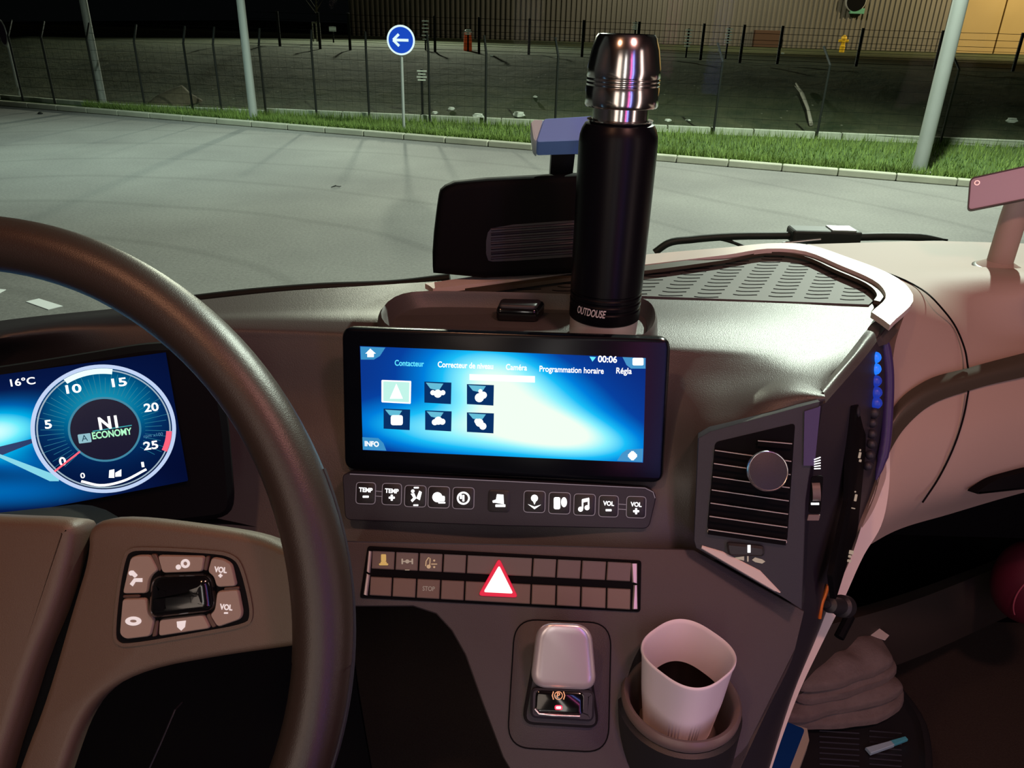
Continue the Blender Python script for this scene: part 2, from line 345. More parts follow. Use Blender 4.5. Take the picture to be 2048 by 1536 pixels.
# windscreen glass: clear with a thin reflection
m = bpy.data.materials.new('windscreen_glass'); m.use_nodes = True; nt = m.node_tree; nt.nodes.clear(); N = nt.nodes; L = nt.links
out = N.new('ShaderNodeOutputMaterial'); tr = N.new('ShaderNodeBsdfTransparent'); tr.inputs[0].default_value = (.95, 1, .96, 1); gl = N.new('ShaderNodeBsdfGlossy'); gl.inputs['Roughness'].default_value = .02
fr_ = N.new('ShaderNodeFresnel'); fr_.inputs[0].default_value = 1.07; mx = N.new('ShaderNodeMixShader')
L.new(fr_.outputs[0], mx.inputs[0]); L.new(tr.outputs[0], mx.inputs[1]); L.new(gl.outputs[0], mx.inputs[2]); L.new(mx.outputs[0], out.inputs[0]); M['wind'] = m
# displays: soft coloured glow pictures made of overlapping blobs
def display_mat(name, blobs, stops, strength):
    m = bpy.data.materials.new(name); m.use_nodes = True; nt = m.node_tree; nt.nodes.clear(); N = nt.nodes; L = nt.links
    out = N.new('ShaderNodeOutputMaterial'); em = N.new('ShaderNodeEmission'); em.inputs[1].default_value = strength; tc = N.new('ShaderNodeTexCoord'); acc = None
    for (u, v, a, b_, rot, amp) in blobs:
        mp = N.new('ShaderNodeMapping'); mp.vector_type = 'TEXTURE'; mp.inputs['Location'].default_value = (u, v, 0); mp.inputs['Rotation'].default_value = (0, 0, rot); mp.inputs['Scale'].default_value = (a, b_, 1000)
        ln = N.new('ShaderNodeVectorMath'); ln.operation = 'LENGTH'; p = N.new('ShaderNodeMath'); p.operation = 'POWER'; p.inputs[1].default_value = 2
        ng = N.new('ShaderNodeMath'); ng.operation = 'MULTIPLY'; ng.inputs[1].default_value = -1; ex = N.new('ShaderNodeMath'); ex.operation = 'EXPONENT'; am = N.new('ShaderNodeMath'); am.operation = 'MULTIPLY'; am.inputs[1].default_value = amp
        L.new(tc.outputs['Object'], mp.inputs[0]); L.new(mp.outputs[0], ln.inputs[0]); L.new(ln.outputs['Value'], p.inputs[0]); L.new(p.outputs[0], ng.inputs[0]); L.new(ng.outputs[0], ex.inputs[0]); L.new(ex.outputs[0], am.inputs[0])
        if acc is None: acc = am
        else:
            ad = N.new('ShaderNodeMath'); ad.operation = 'ADD'; L.new(acc.outputs[0], ad.inputs[0]); L.new(am.outputs[0], ad.inputs[1]); acc = ad
    cr = N.new('ShaderNodeValToRGB'); e = cr.color_ramp.elements
    while len(e) < len(stops): e.new(.5)
    for k, (p_, c_) in enumerate(stops): e[k].position = p_; e[k].color = (*c_, 1)
    L.new(acc.outputs[0], cr.inputs[0]); L.new(cr.outputs[0], em.inputs[0]); L.new(em.outputs[0], out.inputs[0]); return m

# ================================================================== OUTDOORS
K0, K1 = np.array([-13.87, 21.69]), np.array([8.04, 14.03]); KD = (K1 - K0) / np.linalg.norm(K1 - K0); KN = np.array([-KD[1], KD[0]])
def K(t, off=0.): p = K0 + KD * t + KN * off; return (p[0], p[1])
mb = MB(); mb.prism([(-45, -12), (30, -12), K(60), K(-50)], -.05, 0)
tag(mb.build('road', M['asphalt']), 'worn grey asphalt yard in front of the truck', kind='structure')
mb = MB()
t = -30.
while t < 45: mb.prism([K(t), K(t + .985), K(t + .985, .16), K(t, .16)], 0, .13); t += 1.
tag(mb.build('kerb', M['kerb'], bevel=.02), 'pale concrete kerb along the far edge of the yard', kind='structure')
# ledge (low wall) line behind the verge
L0, L1 = G(232, 214, .15)[:2], G(2048, 293, .15)[:2]; LD = (L1 - L0) / np.linalg.norm(L1 - L0); LN = np.array([-LD[1], LD[0]])
def LL(t, off=0.): p = L0 + (LD if t > 0 else KD) * t + LN * off; return (p[0], p[1])
LEN = np.linalg.norm(L1 - L0)
mb = MB(); mb.prism([K(-30, .15), K(45, .15), LL(LEN + 14), LL(0), LL(-14)], .0, .12)
tag(mb.build('verge', M['grassb']), 'grassy verge between the kerb and the low wall', kind='structure')
mb = MB(); t = -12.
while t < LEN + 12: mb.prism([LL(t), LL(t + 1.97), LL(t + 1.97, .14), LL(t, .14)], 0, .27 if t > 2 else .22); t += 2.
tag(mb.build('low_wall', M['ledge'], bevel=.01), 'low pale concrete edging wall at the foot of the bank', kind='structure')
# grass blades
nb = 42000; vs_ = []; fs = []
cnt = 0
while cnt < nb:
    tk = rng.uniform(0, 34); base = np.array(K(tk, .17)); 
    # distance to ledge along KN
    tt = (L0 - base) ; A2 = np.array([KN, -LD]).T; s_, _ = np.linalg.solve(A2, tt)
    if s_ < .05: continue
    q = rng.uniform() ** 1.2; p = base + KN * (q * s_)
    if rng.uniform() < .35: p = base + KN * rng.uniform(0, .15)
    h = rng.uniform(.05, .17) * (1.25 if q > .5 else .9); a = rng.uniform(0, 2 * PI); wd = rng.uniform(.006, .014); le = rng.uniform(-.06, .06, 2)
    dx, dy = math.cos(a) * wd, math.sin(a) * wd; b = len(vs_)
    vs_ += [(p[0] - dx, p[1] - dy, .11), (p[0] + dx, p[1] + dy, .11), (p[0] + le[0], p[1] + le[1], .12 + h)]; fs.append((b, b + 1, b + 2)); cnt += 1
mb = MB(); mb.v = vs_; mb.f = fs; mb.m = [0] * len(fs)
me = bpy.data.meshes.new('grass'); me.from_pydata(vs_, [], fs); me.materials.append(M['grass']); o = bpy.data.objects.new('grass', me); C.objects.link(o)
tag(o, 'short green grass growing along the verge behind the kerb', 'grass', kind='stuff')
# bank: rises from the low wall to a crest, then level ground to the warehouse
cols = np.linspace(-26, LEN + 22, 110); prof = [(.12, .10), (.9, .12), (2.2, .35), (3.6, .75), (5., 1.05), (6.4, 1.25), (7.5, 1.3), (10, 1.28), (16, 1.28), (26, 1.28), (60, 1.2)]
gr = []
for (off, z) in prof:
    row = []
    for t in cols:
        p = LL(t, off); zz = z
        if off < 8: zz += .05 * math.sin(t * 1.3 + off) * min(1, off) + rng.uniform(-.04, .04) * min(1, off)
        row.append((p[0], p[1], zz))
    gr.append(row)
mb = MB(); nc = len(cols)
mb.add([p for r in gr for p in r], [(i * nc + j, i * nc + j + 1, (i + 1) * nc + j + 1, (i + 1) * nc + j) for i in range(len(gr) - 1) for j in range(nc - 1)])
tag(mb.build('bank', M['bank'], smooth=80), 'dark scrubby bank rising behind the low wall', kind='structure')
def bank_z(off): return float(np.interp(off, [a for a, _ in prof], [b for _, b in prof]))
def on_bank(x, y):                     # point of the bank seen at a pixel
    r = ray(x, y)
    for k in range(1500, 6000):
        p = CAM + r * (k * .01); off = (p[:2] - L0) @ LN
        if off > .1 and p[2] <= bank_z(off) : return p
    return G(x, y, 1.28)
# fence along the foot of the bank
fr = thing('fence', 'black wire fence with cranked posts along the foot of the bank', 'fence', loc=(*LL(0, -.1), .1))
fo = np.array([*LL(0, -.1), .1]); posts = []
for px, py in ((70, 200), (135, 205), (225, 212), (310, 218), (395, 224), (470, 222), (555, 226), (645, 233), (740, 241), (850, 252), (968, 254), (1107, 262), (1427, 273), (1625, 276), (1900, 300), (2150, 315)):
    g = G(px, py, .1); t = float((g[:2] - L0) @ LD); posts.append(t)
    p = np.array([*LL(t, -.1), .1]) - fo; hh = 1.62; ar = np.array([*(LN * .38 - KD * .12), .36])
    m_ = MB(); m_.tube([p + [0, 0, -.05], p + [0, 0, hh], p + np.array([0, 0, hh]) + ar], .028, 8); m_.build('fence_post', M['fence'], fr)
mb = MB()
for z in np.arange(.15, 1.62, .24): mb.tube([np.array([*LL(posts[0], -.1), .1 + z]) - fo, np.array([*LL(posts[-1], -.1), .1 + z]) - fo], .003, 4)
for k in (.35, .7, 1.):
    ar = np.array([*(LN * .38 - KD * .12), .36]) * k + [0, 0, 1.62]
    mb.tube([np.array([*LL(posts[0], -.1), .1]) - fo + ar, np.array([*LL(posts[-1], -.1), .1]) - fo + ar], .004, 4)
t = posts[0]
while t < posts[-1]: mb.tube([np.array([*LL(t, -.1), .12]) - fo, np.array([*LL(t, -.1), 1.7]) - fo], .0012, 3); t += .2
mb.build('wire_mesh', M['wire'], fr)
# far fence on top of the bank
fo = np.array([*LL(4, 9), 1.28]); fr = thing('fence', 'darker straight fence on top of the bank before the warehouse', 'fence', loc=fo)
ts = []
for px in (480, 560, 640, 700, 870, 958, 1058, 1165, 1275, 1404, 1484, 1560, 1720, 1880, 2040):
    q = Yp(px, 90, 30)[:2]; r = q - CAM[:2]; A2 = np.array([r, -LD]).T; s_, t = np.linalg.solve(A2, LL(0, 9) - CAM[:2]); ts.append(t)
    m_ = MB(); p = np.array([*LL(t, 9), 1.28]) - fo; m_.tube([p + [0, 0, -.1], p + [0, 0, 1.15]], .05, 6); m_.build('fence_post', M['fence'], fr)
mb = MB()
for z in np.arange(.1, 1.2, .2): mb.tube([np.array([*LL(ts[0], 9), 1.28 + z]) - fo, np.array([*LL(ts[-1], 9), 1.28 + z]) - fo], .007, 4)
mb.build('wire_mesh', M['wire'], fr)
# light poles
def pole(x0, y0, x1, y1, d0, d1, label, Hh=9.):
    b = G(x0, y0, .1); r = thing('light_pole', label, 'light pole', loc=b)
    m_ = MB(); m_.lathe([(d0 / 2, 0), (d1 / 2, Hh)], 20); m_.build('shaft', M['pole'], r, smooth=50)
    m_ = MB(); m_.lathe([(d0 * .9, 0), (d0 * .9, .03), (d0 * .55, .05)], 16); m_.build('base_flange', M['pole'], r, smooth=30)
    m_ = MB(); m_.box((-.15, -.9, Hh - .05), (.15, .1, Hh + .08)); m_.build('lamp_head', M['dark'], r, bevel=.03)
    return r
pole(206, 209, 168, 0, .21, .14, 'thinner grey lamp post, left of the three in the yard')
pole(508, 241, 480, 0, .20, .13, 'bright white lamp post at the kerb, between the two round signs')
pole(1836, 346, 1912, 30, .26, .24, 'thick grey lamp post on the right, near the purple tablet')
# round signs
def sign(base, top_px, dia, label, back, face, rim, arrow=False, yaw=0.):
    b = G(*base, .1); r = thing('road_sign', label, 'road sign', loc=b)
    d = (ray(*top_px)); tt = (b[1] / d[1]); zc = (CAM + d * tt)[2] - b[2]
    m_ = MB(); m_.tube([(0, 0, -.1), (0, 0, zc + dia * .3)], .033, 12); m_.build('sign_post', M['pole'], r, smooth=50)
    def face_pts(pts, y):
        c, s_ = math.cos(yaw), math.sin(yaw); return [(p[0] * c - y * s_, p[0] * s_ + y * c, p[1] + zc) for p in pts]
    def plate(pts, y0, y1, name, mt):
        m_ = MB(); m_.rings([face_pts(pts, y0), face_pts(pts, y1)]); return m_.build(name, mt, r, smooth=30)
    plate(disc(0, 0, dia / 2, 40), -.04, -.058, 'sign_rim', rim); fc = plate(disc(0, 0, dia * .435, 40), -.058, -.062, 'sign_face', face)
    if arrow:
        a = dia * .27; wd = dia * .045
        m_ = MB()
        for q in ([(-a, 0), (a, 0)], [(-a * 1.02, 0), (-a * .25, a * .72)], [(-a * 1.02, 0), (-a * .25, -a * .72)]):
            q = np.array(q); t_ = (q[1] - q[0]) / np.linalg.norm(q[1] - q[0]); n_ = np.array([-t_[1], t_[0]]) * wd; 
            P = [q[0] - n_, q[1] - n_, q[1] + n_, q[0] + n_]
            m_.rings([face_pts(P, -.062), face_pts(P, -.067)])
        m_.build('arrow', M['signw'], r)
    return r
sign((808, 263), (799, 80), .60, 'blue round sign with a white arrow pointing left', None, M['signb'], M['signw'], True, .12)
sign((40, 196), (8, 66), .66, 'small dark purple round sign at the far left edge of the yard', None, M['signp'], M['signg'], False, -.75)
# warehouse
wy = 45.
mb = MB(); x0 = Yp(700, 60, wy)[0]; x1 = Yp(1905, 60, wy)[0]; n = int((x1 - x0) / .26); pts = []
for k in range(n):
    x = x0 + k * (x1 - x0) / n; q = (x1 - x0) / n; pts += [(x, 0), (x + q * .45, 0), (x + q * .55, -.06), (x + q * .9, -.06)]
pts.append((x1, 0)); nn = len(pts)
mb.add([(p[0], wy + p[1], 1.1) for p in pts] + [(p[0], wy + p[1], 11) for p in pts] + [(p[0], wy + 2, 11) for p in pts], [(i, i + 1, nn + i + 1, nn + i) for i in range(nn - 1)] + [(nn + i, nn + i + 1, 2 * nn + i + 1, 2 * nn + i) for i in range(nn - 1)])
wh = thing('warehouse', 'long warehouse with dark ribbed metal cladding behind the bank', 'building', loc=(x0, wy, 1.1))
mb.build('ribbed_cladding', M['clad'], wh, world=True)
mb = MB(); x = x1
for k in range(5): mb.box((x, wy - .1, 1.1), (x + 2.35, wy + .5, 11)); x += 2.42
mb.build('ochre_wall', M['wpan'], wh, world=True, bevel=.02)
m_ = MB(); a = Yp(1510, 60, wy - .3); b = Yp(1556, 103, wy - .3); m_.box((a[0], wy - .4, 1.1), (b[0], wy - .1, a[2])); m_.build('brown_door', M['brown'], wh, world=True, bevel=.02)
a = Yp(1420, 10, wy - .3); b = Yp(1620, 60, wy - .3)
# round clock-like sign and green plate
rr = Yp(1716, 2, wy - .5); r = thing('wall_sign', 'dark round sign above a green plate high on the warehouse', 'sign', loc=(rr[0], wy - .1, rr[2]))
m_ = MB(); m_.rings([[(p[0], y, p[1]) for p in disc(0, 0, .47)] for y in (-.16, -.22)]); m_.build('round_plate', M['vdark'], r, smooth=30)
m_ = MB(); m_.rings([[(p[0], y, p[1]) for p in disc(0, 0, .52)] for y in (-.02, -.16)]); m_.build('plate_rim', M['signg'], r, smooth=30)
m_ = MB(); a = Yp(1702, 16, wy - .3); b = Yp(1728, 28, wy - .3); m_.box((a[0] - rr[0], -.2, b[2] - rr[2]), (b[0] - rr[0], -.02, a[2] - rr[2])); m_.build('green_plate', M['green'], r, bevel=.01)
# things on the bank top
def up_box(name, label, cat, px0, py0, px1, py1, Y, mt, th=.25, group=None):
    a = Yp(px0, py0, Y); b = Yp(px1, py1, Y); r = thing(name, label, cat, loc=((a[0] + b[0]) / 2, Y, b[2]), group=group)
    return r, (b[0] - a[0]) / 2, a[2] - b[2]
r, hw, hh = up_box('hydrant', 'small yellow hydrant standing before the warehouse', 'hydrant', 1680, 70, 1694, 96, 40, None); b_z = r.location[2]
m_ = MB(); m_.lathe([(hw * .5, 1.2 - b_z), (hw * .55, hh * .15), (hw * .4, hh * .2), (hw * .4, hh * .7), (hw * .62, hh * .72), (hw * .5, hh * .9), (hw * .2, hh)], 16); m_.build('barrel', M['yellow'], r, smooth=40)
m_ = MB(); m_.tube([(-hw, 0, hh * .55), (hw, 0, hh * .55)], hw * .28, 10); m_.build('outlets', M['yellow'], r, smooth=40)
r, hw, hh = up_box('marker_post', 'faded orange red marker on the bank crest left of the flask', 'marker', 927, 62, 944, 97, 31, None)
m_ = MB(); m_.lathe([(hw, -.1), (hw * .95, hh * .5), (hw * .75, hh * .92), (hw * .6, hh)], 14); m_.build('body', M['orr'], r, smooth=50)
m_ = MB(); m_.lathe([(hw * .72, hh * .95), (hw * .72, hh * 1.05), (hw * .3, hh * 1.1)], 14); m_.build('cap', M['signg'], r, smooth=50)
r, hw, hh = up_box('notice_board', 'tiny white notice on the dark bank crest', 'sign', 658, 53, 672, 63, 33, None)
m_ = MB(); m_.box((-hw, -.02, 0), (hw, .02, hh)); m_.build('notice', M['litter'], r)
m_ = MB(); m_.tube([(0, .03, -.4), (0, .03, hh)], .03, 6); m_.build('notice_post', M['fence'], r)
r, hw, hh = up_box('tree_guard', 'wooden guard frame around a thin young tree on the bank', 'tree guard', 624, 45, 641, 78, 33, None)
m_ = MB()
for x in (-hw, 0, hw): m_.tube([(x, 0, -.1), (x, 0, hh)], .025, 6)
m_.tube([(-hw * 1.1, 0, hh), (hw * 1.1, 0, hh)], .03, 6); m_.build('guard_frame', M['wood'], r)
rt = thing('young_tree', 'thin bare young tree inside the wooden guard', 'tree', loc=np.array(r.location) + [0, .25, 0])
m_ = MB(); m_.tube([(0, 0, -.1), (.02, 0, 1.), (0, .02, 3.)], [.035, .03, .012], 7)
for k in range(26):
    z = rng.uniform(.8, 2.9); a = rng.uniform(0, 2 * PI); l = rng.uniform(.15, .45); m_.tube([(0, 0, z), (math.cos(a) * l, math.sin(a) * l, z + l * 1.2)], [.008, .003], 4)
m_.build('trunk', M['earth'], rt)
# far lamp
p = Yp(272, 76, 60); r = thing('yard_light', 'tiny bright light far off beyond the dark bank', 'lamp', loc=(p[0], 60, 1.2))
m_ = MB(); m_.tube([(0, 0, -.2), (0, 0, p[2] - 1.2)], .04, 6); m_.build('lamp_post', M['fence'], r)
m_ = MB(); m_.box((-.14, -.1, p[2] - 1.2 - .12), (.14, .1, p[2] - 1.2 + .15)); m_.build('light_head', M['elamp'], r, bevel=.03)
# white ladders of reflective strips on the fences
for (px, y0, y1, n_, lab) in ((850, 42, 78, 6, 'on the top fence right of the blue arrow sign'), (843, 142, 160, 4, 'low down right of the blue arrow sign post'), (1272, 46, 58, 4, 'just right of the flask cap top'), (1378, 60, 92, 6, 'before the ribbed wall, first one right of the flask'), (1459, 58, 86, 6, 'before the ribbed wall, second one right of the flask'), (936, 60, 68, 3, 'above the orange red marker')):
    Y = 30.5 if y1 < 100 else 21; a = Yp(px, y0, Y); b = Yp(px, y1, Y); r = thing('reflector_strip', 'small column of white reflective bars ' + lab, 'reflector', loc=(a[0], Y, b[2]), group='white reflective bar columns on the fences')
    m_ = MB(); H_ = a[2] - b[2]
    m_.box((-.03, .012, (1.2 - b[2]) if y1 < 100 else (.1 - b[2])), (.03, .03, H_ + .05), 1)
    for k in range(n_): z = H_ * k / (n_ - 1); w_ = .1 + .03 * (k % 2); m_.box((-w_ + .02 * k / n_, -.01, z - .018), (w_, .012, z + .018))
    m_.build('bars', [M['litter'], M['fence']], r)
# fallen stick, earth patch, litter
a, b = on_bank(1622, 250), on_bank(1590, 178)
r = thing('fallen_branch', 'pale thin branch leaning on the bank right of the flask', 'branch', loc=a)
m_ = MB(); d = b - a; m_.tube([(0, 0, .02), d * .3 + [.03, 0, .12], d * .6 + [0, 0, .2], d + [0, 0, .15]], [.05, .04, .05, .02], 8)
m_.tube([d * .6 + [0, 0, .2], d * .78 + [-.14, 0, .26]], [.025, .01], 6); m_.build('branch', M['wood'], r, smooth=60)
a = on_bank(345, 205)
r = thing('earth_heap', 'pale heap of bare earth at the foot of the bank on the left', 'earth heap', loc=a)
m_ = MB(); ow = Yp(395, 200, a[1])[0] - Yp(280, 200, a[1])[0]
rows = []
for k in range(7):
    s_ = k / 6; rows.append([(math.cos(t) * ow / 2 * (1 - s_) * (1 + .15 * math.sin(3 * t + k)) + .32 * s_, math.sin(t) * .6 * (1 - s_), .5 * s_ ** .8 - .05) for t in np.linspace(0, 2 * PI, 22)[:-1]])
m_.rings(rows, True, True); m_.build('earth_heap_body', M['earth'], r, smooth=60)
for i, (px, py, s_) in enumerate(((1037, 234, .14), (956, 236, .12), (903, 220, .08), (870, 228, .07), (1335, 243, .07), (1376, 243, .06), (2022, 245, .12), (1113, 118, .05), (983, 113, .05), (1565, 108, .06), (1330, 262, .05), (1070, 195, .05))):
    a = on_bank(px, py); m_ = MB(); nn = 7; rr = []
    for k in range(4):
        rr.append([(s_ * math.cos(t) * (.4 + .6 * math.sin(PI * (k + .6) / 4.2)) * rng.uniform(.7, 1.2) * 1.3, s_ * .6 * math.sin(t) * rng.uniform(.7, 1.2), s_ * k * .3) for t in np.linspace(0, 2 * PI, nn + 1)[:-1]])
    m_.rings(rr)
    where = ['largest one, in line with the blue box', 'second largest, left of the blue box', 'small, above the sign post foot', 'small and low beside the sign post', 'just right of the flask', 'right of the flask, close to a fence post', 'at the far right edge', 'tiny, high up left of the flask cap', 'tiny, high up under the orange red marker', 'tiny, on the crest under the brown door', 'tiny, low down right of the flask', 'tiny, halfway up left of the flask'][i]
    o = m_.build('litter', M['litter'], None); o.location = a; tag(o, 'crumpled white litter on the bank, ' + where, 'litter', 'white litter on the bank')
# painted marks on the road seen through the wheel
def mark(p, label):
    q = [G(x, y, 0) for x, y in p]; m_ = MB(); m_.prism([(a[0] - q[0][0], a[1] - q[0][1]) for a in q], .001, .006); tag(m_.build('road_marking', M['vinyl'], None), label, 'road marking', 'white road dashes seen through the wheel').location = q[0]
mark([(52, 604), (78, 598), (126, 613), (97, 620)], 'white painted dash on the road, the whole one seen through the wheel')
mark([(-40, 590), (-12, 578), (12, 580), (-10, 592)], 'white painted dash on the road cut by the left edge')
# crack and leaf on the road
a = G(671, 376, 0); m_ = MB(); m_.tube([(-.07, 0, .01), (0, .03, .03), (.05, .06, .015), (.08, .07, .02)], [.006, .012, .01, .004], 6)
tag(m_.build('twig', M['fence'], None, loc=None), 'small dark twig lying on the asphalt above the wheel', 'twig').location = a
a = G(81, 228, 0); m_ = MB(); m_.lathe([(.05, 0), (.07, .02), (.03, .05)], 8); tag(m_.build('stone', M['fence'], None), 'small dark stone on the asphalt near the left kerb', 'stone').location = a

# ================================================================== CAB SHELL
DT = 2.275
def shell(name, a, b, mt, label): m_ = MB(); m_.box(a, b); return tag(m_.build(name, mt), label, kind='structure')
shell('floor', (-1.25, -1.2, 1.30), (1.35, 1.45, 1.35), M['carpet'], 'brown carpeted cab floor')
shell('wall_back', (-1.25, -1.25, 1.3), (1.35, -1.2, 3.75), M['dark'], 'rear wall of the cab')
shell('wall_left', (-1.3, -1.2, 1.3), (-1.25, 1.3, 3.75), M['dark'], 'left side wall of the cab')
shell('wall_right', (1.35, -1.2, 1.3), (1.4, 1.9, 3.75), M['dark'], 'right side wall of the cab')
m_ = MB(); m_.box((-1.25, 1.4, 1.3), (-.35, 1.45, 1.93)); m_.box((-.35, 1.4, 1.3), (1.35, 1.45, 2.05)); m_.box((-.35, 1.08, 1.82), (1.35, 1.12, 2.19)); tag(m_.build('wall_front', M['vdark']), 'front bulkhead and added light-blocking board under the dashboard', kind='structure')  # nearest box is added, unseen, to stop lamp light leaking under the dash
shell('ceiling', (-1.25, -1.2, 3.75), (1.35, 1.0, 3.8), M['dark'], 'cab ceiling')
# windscreen pane, slightly curved and leaning back
rows = []
for z, yb in ((1.98, 1.33), (2.2, 1.30), (2.7, 1.22), (3.2, 1.12), (3.74, .98)):
    rows.append([np.array([x, yb + .10 * (1 - (x / 1.3) ** 2) - .1, z]) for x in np.linspace(-1.24, 1.34, 7)])
o = patch('window_1', rows, M['wind'], None, thick=.004, nu=4, nv=3, raw=True); tag(o, 'large clear windscreen pane', kind='structure')

# ================================================================== DASHBOARD
dash = thing('dashboard', 'wide truck dashboard, grey soft top and beige passenger side', 'dashboard', loc=(.1, .9, 2.2))
def ZD(c0, y, c5):   # between the crest and the face below it
    p = G(c0[0], c0[1], DT); d0 = float((p - CAM) @ Fv); t = (y - c0[1]) / (c5[0] - c0[1]); return (c0[0], y, d0 + (c5[1] - d0) * t)
CC = [((380, 652), (790, .88)), ((560, 656), (790, .87)), ((720, 662), (790, .86)), ((1000, 672), (795, .85)), ((1335, 690), (800, .82)), ((1480, 697), (812, .79)), ((1585, 704), (800, .752))]
def Z(x, y, zz=None): return (x, y, 0, DT if zz is None else zz)
rows = [
 [Z(380, 602), Z(560, 583), Z(760, 570), Z(960, 556), Z(1280, 518), Z(1450, 500), Z(1590, 490), Z(1790, 570)],
 [Z(380, 628), Z(560, 620), Z(750, 616), Z(980, 612), Z(1300, 600), Z(1470, 594), Z(1620, 584), Z(1782, 592)],
 [Z(380, 648), Z(560, 652), Z(720, 658), Z(1000, 668), Z(1335, 686), Z(1480, 693), Z(1585, 700), Z(1764, 621)],
 [ZD(c0, c0[1] + 8, c5) for c0, c5 in CC] + [Z(1755, 636)],
 [ZD(c0, c0[1] + 22, c5) for c0, c5 in CC] + [Z(1705, 706)],
 [ZD(c0, c0[1] + 50, c5) for c0, c5 in CC] + [(1648, 785, .745)],
 [(384, 790, .88), (560, 790, .87), (720, 790, .86), (1000, 795, .85), (1340, 800, .82), (1440, 812, .79), (1545, 800, .752), (1650, 797, .735)],
 [(390, 880, .86), (560, 880, .85), (720, 880, .845), (1000, 885, .84), (1345, 890, .805), (1425, 862, .77), (1535, 834, .748), (1648, 806, .74)],
 [(400, 1000, .85), (560, 1000, .84), (720, 1000, .83), (1000, 1000, .83), (1350, 1000, .80), (1420, 1000, .80), (1500, 1000, .81), (1590, 1000, .82)],
 [(410, 1120, .83), (560, 1120, .82), (720, 1120, .82), (1000, 1120, .82), (1350, 1120, .80), (1420, 1120, .81), (1480, 1120, .82), (1570, 1120, .84)]]
patch('dash_top_and_front', rows, M['top'], dash, .010, 8, 5)
# brow side of the centre tower
patch('tower_brow', [[(1641, 776, .755), Z(1702, 700, 2.277), Z(1778, 600, 2.277)], [(1648, 790, .74), (1718, 702, .825), Z(1782, 632, 2.262)], [(1651, 806, .735), (1732, 712, .84), (1776, 652, .925)]], M['top'], dash, .012, 6, 4)
patch('tower_side', [[(1646, 804, .737), (1700, 740, .80), (1776, 650, .925)], [(1632, 900, .748), (1700, 880, .83), (1779, 800, .94)], [(1618, 1040, .765), (1675, 1020, .84), (1750, 960, .945)], [(1608, 1200, .775), (1650, 1180, .84), (1690, 1130, .945)], [(1590, 1300, .765), (1615, 1290, .83), (1640, 1260, .92)], [(1530, 1430, .74), (1560, 1420, .80), (1590, 1380, .89)], [(1470, 1560, .715), (1500, 1550, .77), (1540, 1540, .85)]], M['side'], dash, .012, 6, 6)
# passenger side
pz = 2.282
patch('passenger_upper_panel', [
 [Z(1598, 489, pz), Z(1700, 486, pz), Z(1850, 482, pz), Z(2048, 487, pz), Z(2640, 517, pz)],
 [Z(1700, 522, pz), Z(1790, 520, pz), Z(1900, 520, pz), Z(2048, 528, pz), Z(2640, 560, pz)],
 [Z(1792, 560, pz), Z(1850, 570, pz), Z(1930, 580, 2.28), Z(2048, 592, 2.28), Z(2640, 585, 2.370)],
 [(1815, 605, .98), (1870, 630, .99), (1940, 655, 1.01), (2048, 668, 1.03), (2640, 665, 1.170)],
 [(1790, 690, .955), (1850, 710, .97), (1940, 715, .99), (2048, 700, 1.01), (2640, 655, 1.150)],
 [(1778, 860, .95), (1850, 795, .96), (1940, 770, .975), (2048, 745, .995), (2640, 705, 1.140)]], M['beige'], dash, .012, 8, 8)
patch('passenger_lower_panel', [
 [(1775, 880, .945), (1850, 800, .955), (1940, 772, .97), (2048, 747, .99), (2640, 700, 1.140)],
 [(1750, 990, .935), (1840, 900, .945), (1940, 870, .955), (2048, 845, .975), (2640, 795, 1.130)],
 [(1722, 1062, .935), (1820, 1000, .955), (1930, 965, .97), (2048, 930, .99), (2640, 875, 1.140)],
 [(1722, 1100, .96), (1790, 1062, 1.0), (1900, 1028, 1.04), (2048, 985, 1.07), (2640, 915, 1.210)]], M['beige'], dash, .012, 8, 8)
patch('decor_band', [
 [(1768, 850, .942), (1800, 798, .95), (1850, 762, .957), (1935, 736, .972), (2048, 706, .99), (2640, 625, 1.130)],
 [(1766, 885, .930), (1800, 832, .938), (1850, 790, .946), (1935, 760, .960), (2048, 733, .978), (2640, 665, 1.120)],
 [(1768, 925, .936), (1805, 862, .944), (1850, 818, .950), (1940, 781, .965), (2048, 754, .983), (2640, 690, 1.125)]], M['decor'], dash, .006, 6, 4)
patch('passenger_edge_trim', [
 [(1762, 900, .945), (1780, 905, .94)], [(1758, 950, .94), (1778, 975, .935)], [(1727, 1040, .935), (1762, 1052, .93)], [(1704, 1110, .93), (1728, 1110, .93)], [(1668, 1190, .92), (1688, 1198, .92)], [(1632, 1270, .91), (1650, 1275, .91)], [(1585, 1380, .885), (1598, 1385, .885)], [(1556, 1475, .86), (1563, 1478, .86)], [(1530, 1560, .84), (1535, 1562, .84)]], M['beigelt'], dash, .008, 3, 5)
tq = 2.292
patch('light_edge_trim', [[Z(*p, q) for p, q in zip(r, [2.283] * 3 + [tq] * 7)] for r in (
 [(850, 567), (1135, 526), (1290, 509), (1450, 495), (1560, 486), (1600, 487), (1700, 516), (1795, 556), (1826, 590), (1780, 650)],
 [(858, 571), (1135, 536), (1290, 520), (1450, 502), (1560, 491), (1596, 493), (1690, 523), (1776, 560), (1800, 590), (1764, 638)],
 [(866, 577), (1135, 547), (1290, 529), (1450, 510), (1560, 497), (1590, 499), (1682, 531), (1757, 567), (1772, 590), (1743, 624)])], M['beigelt'], dash, .007, 5, 3)
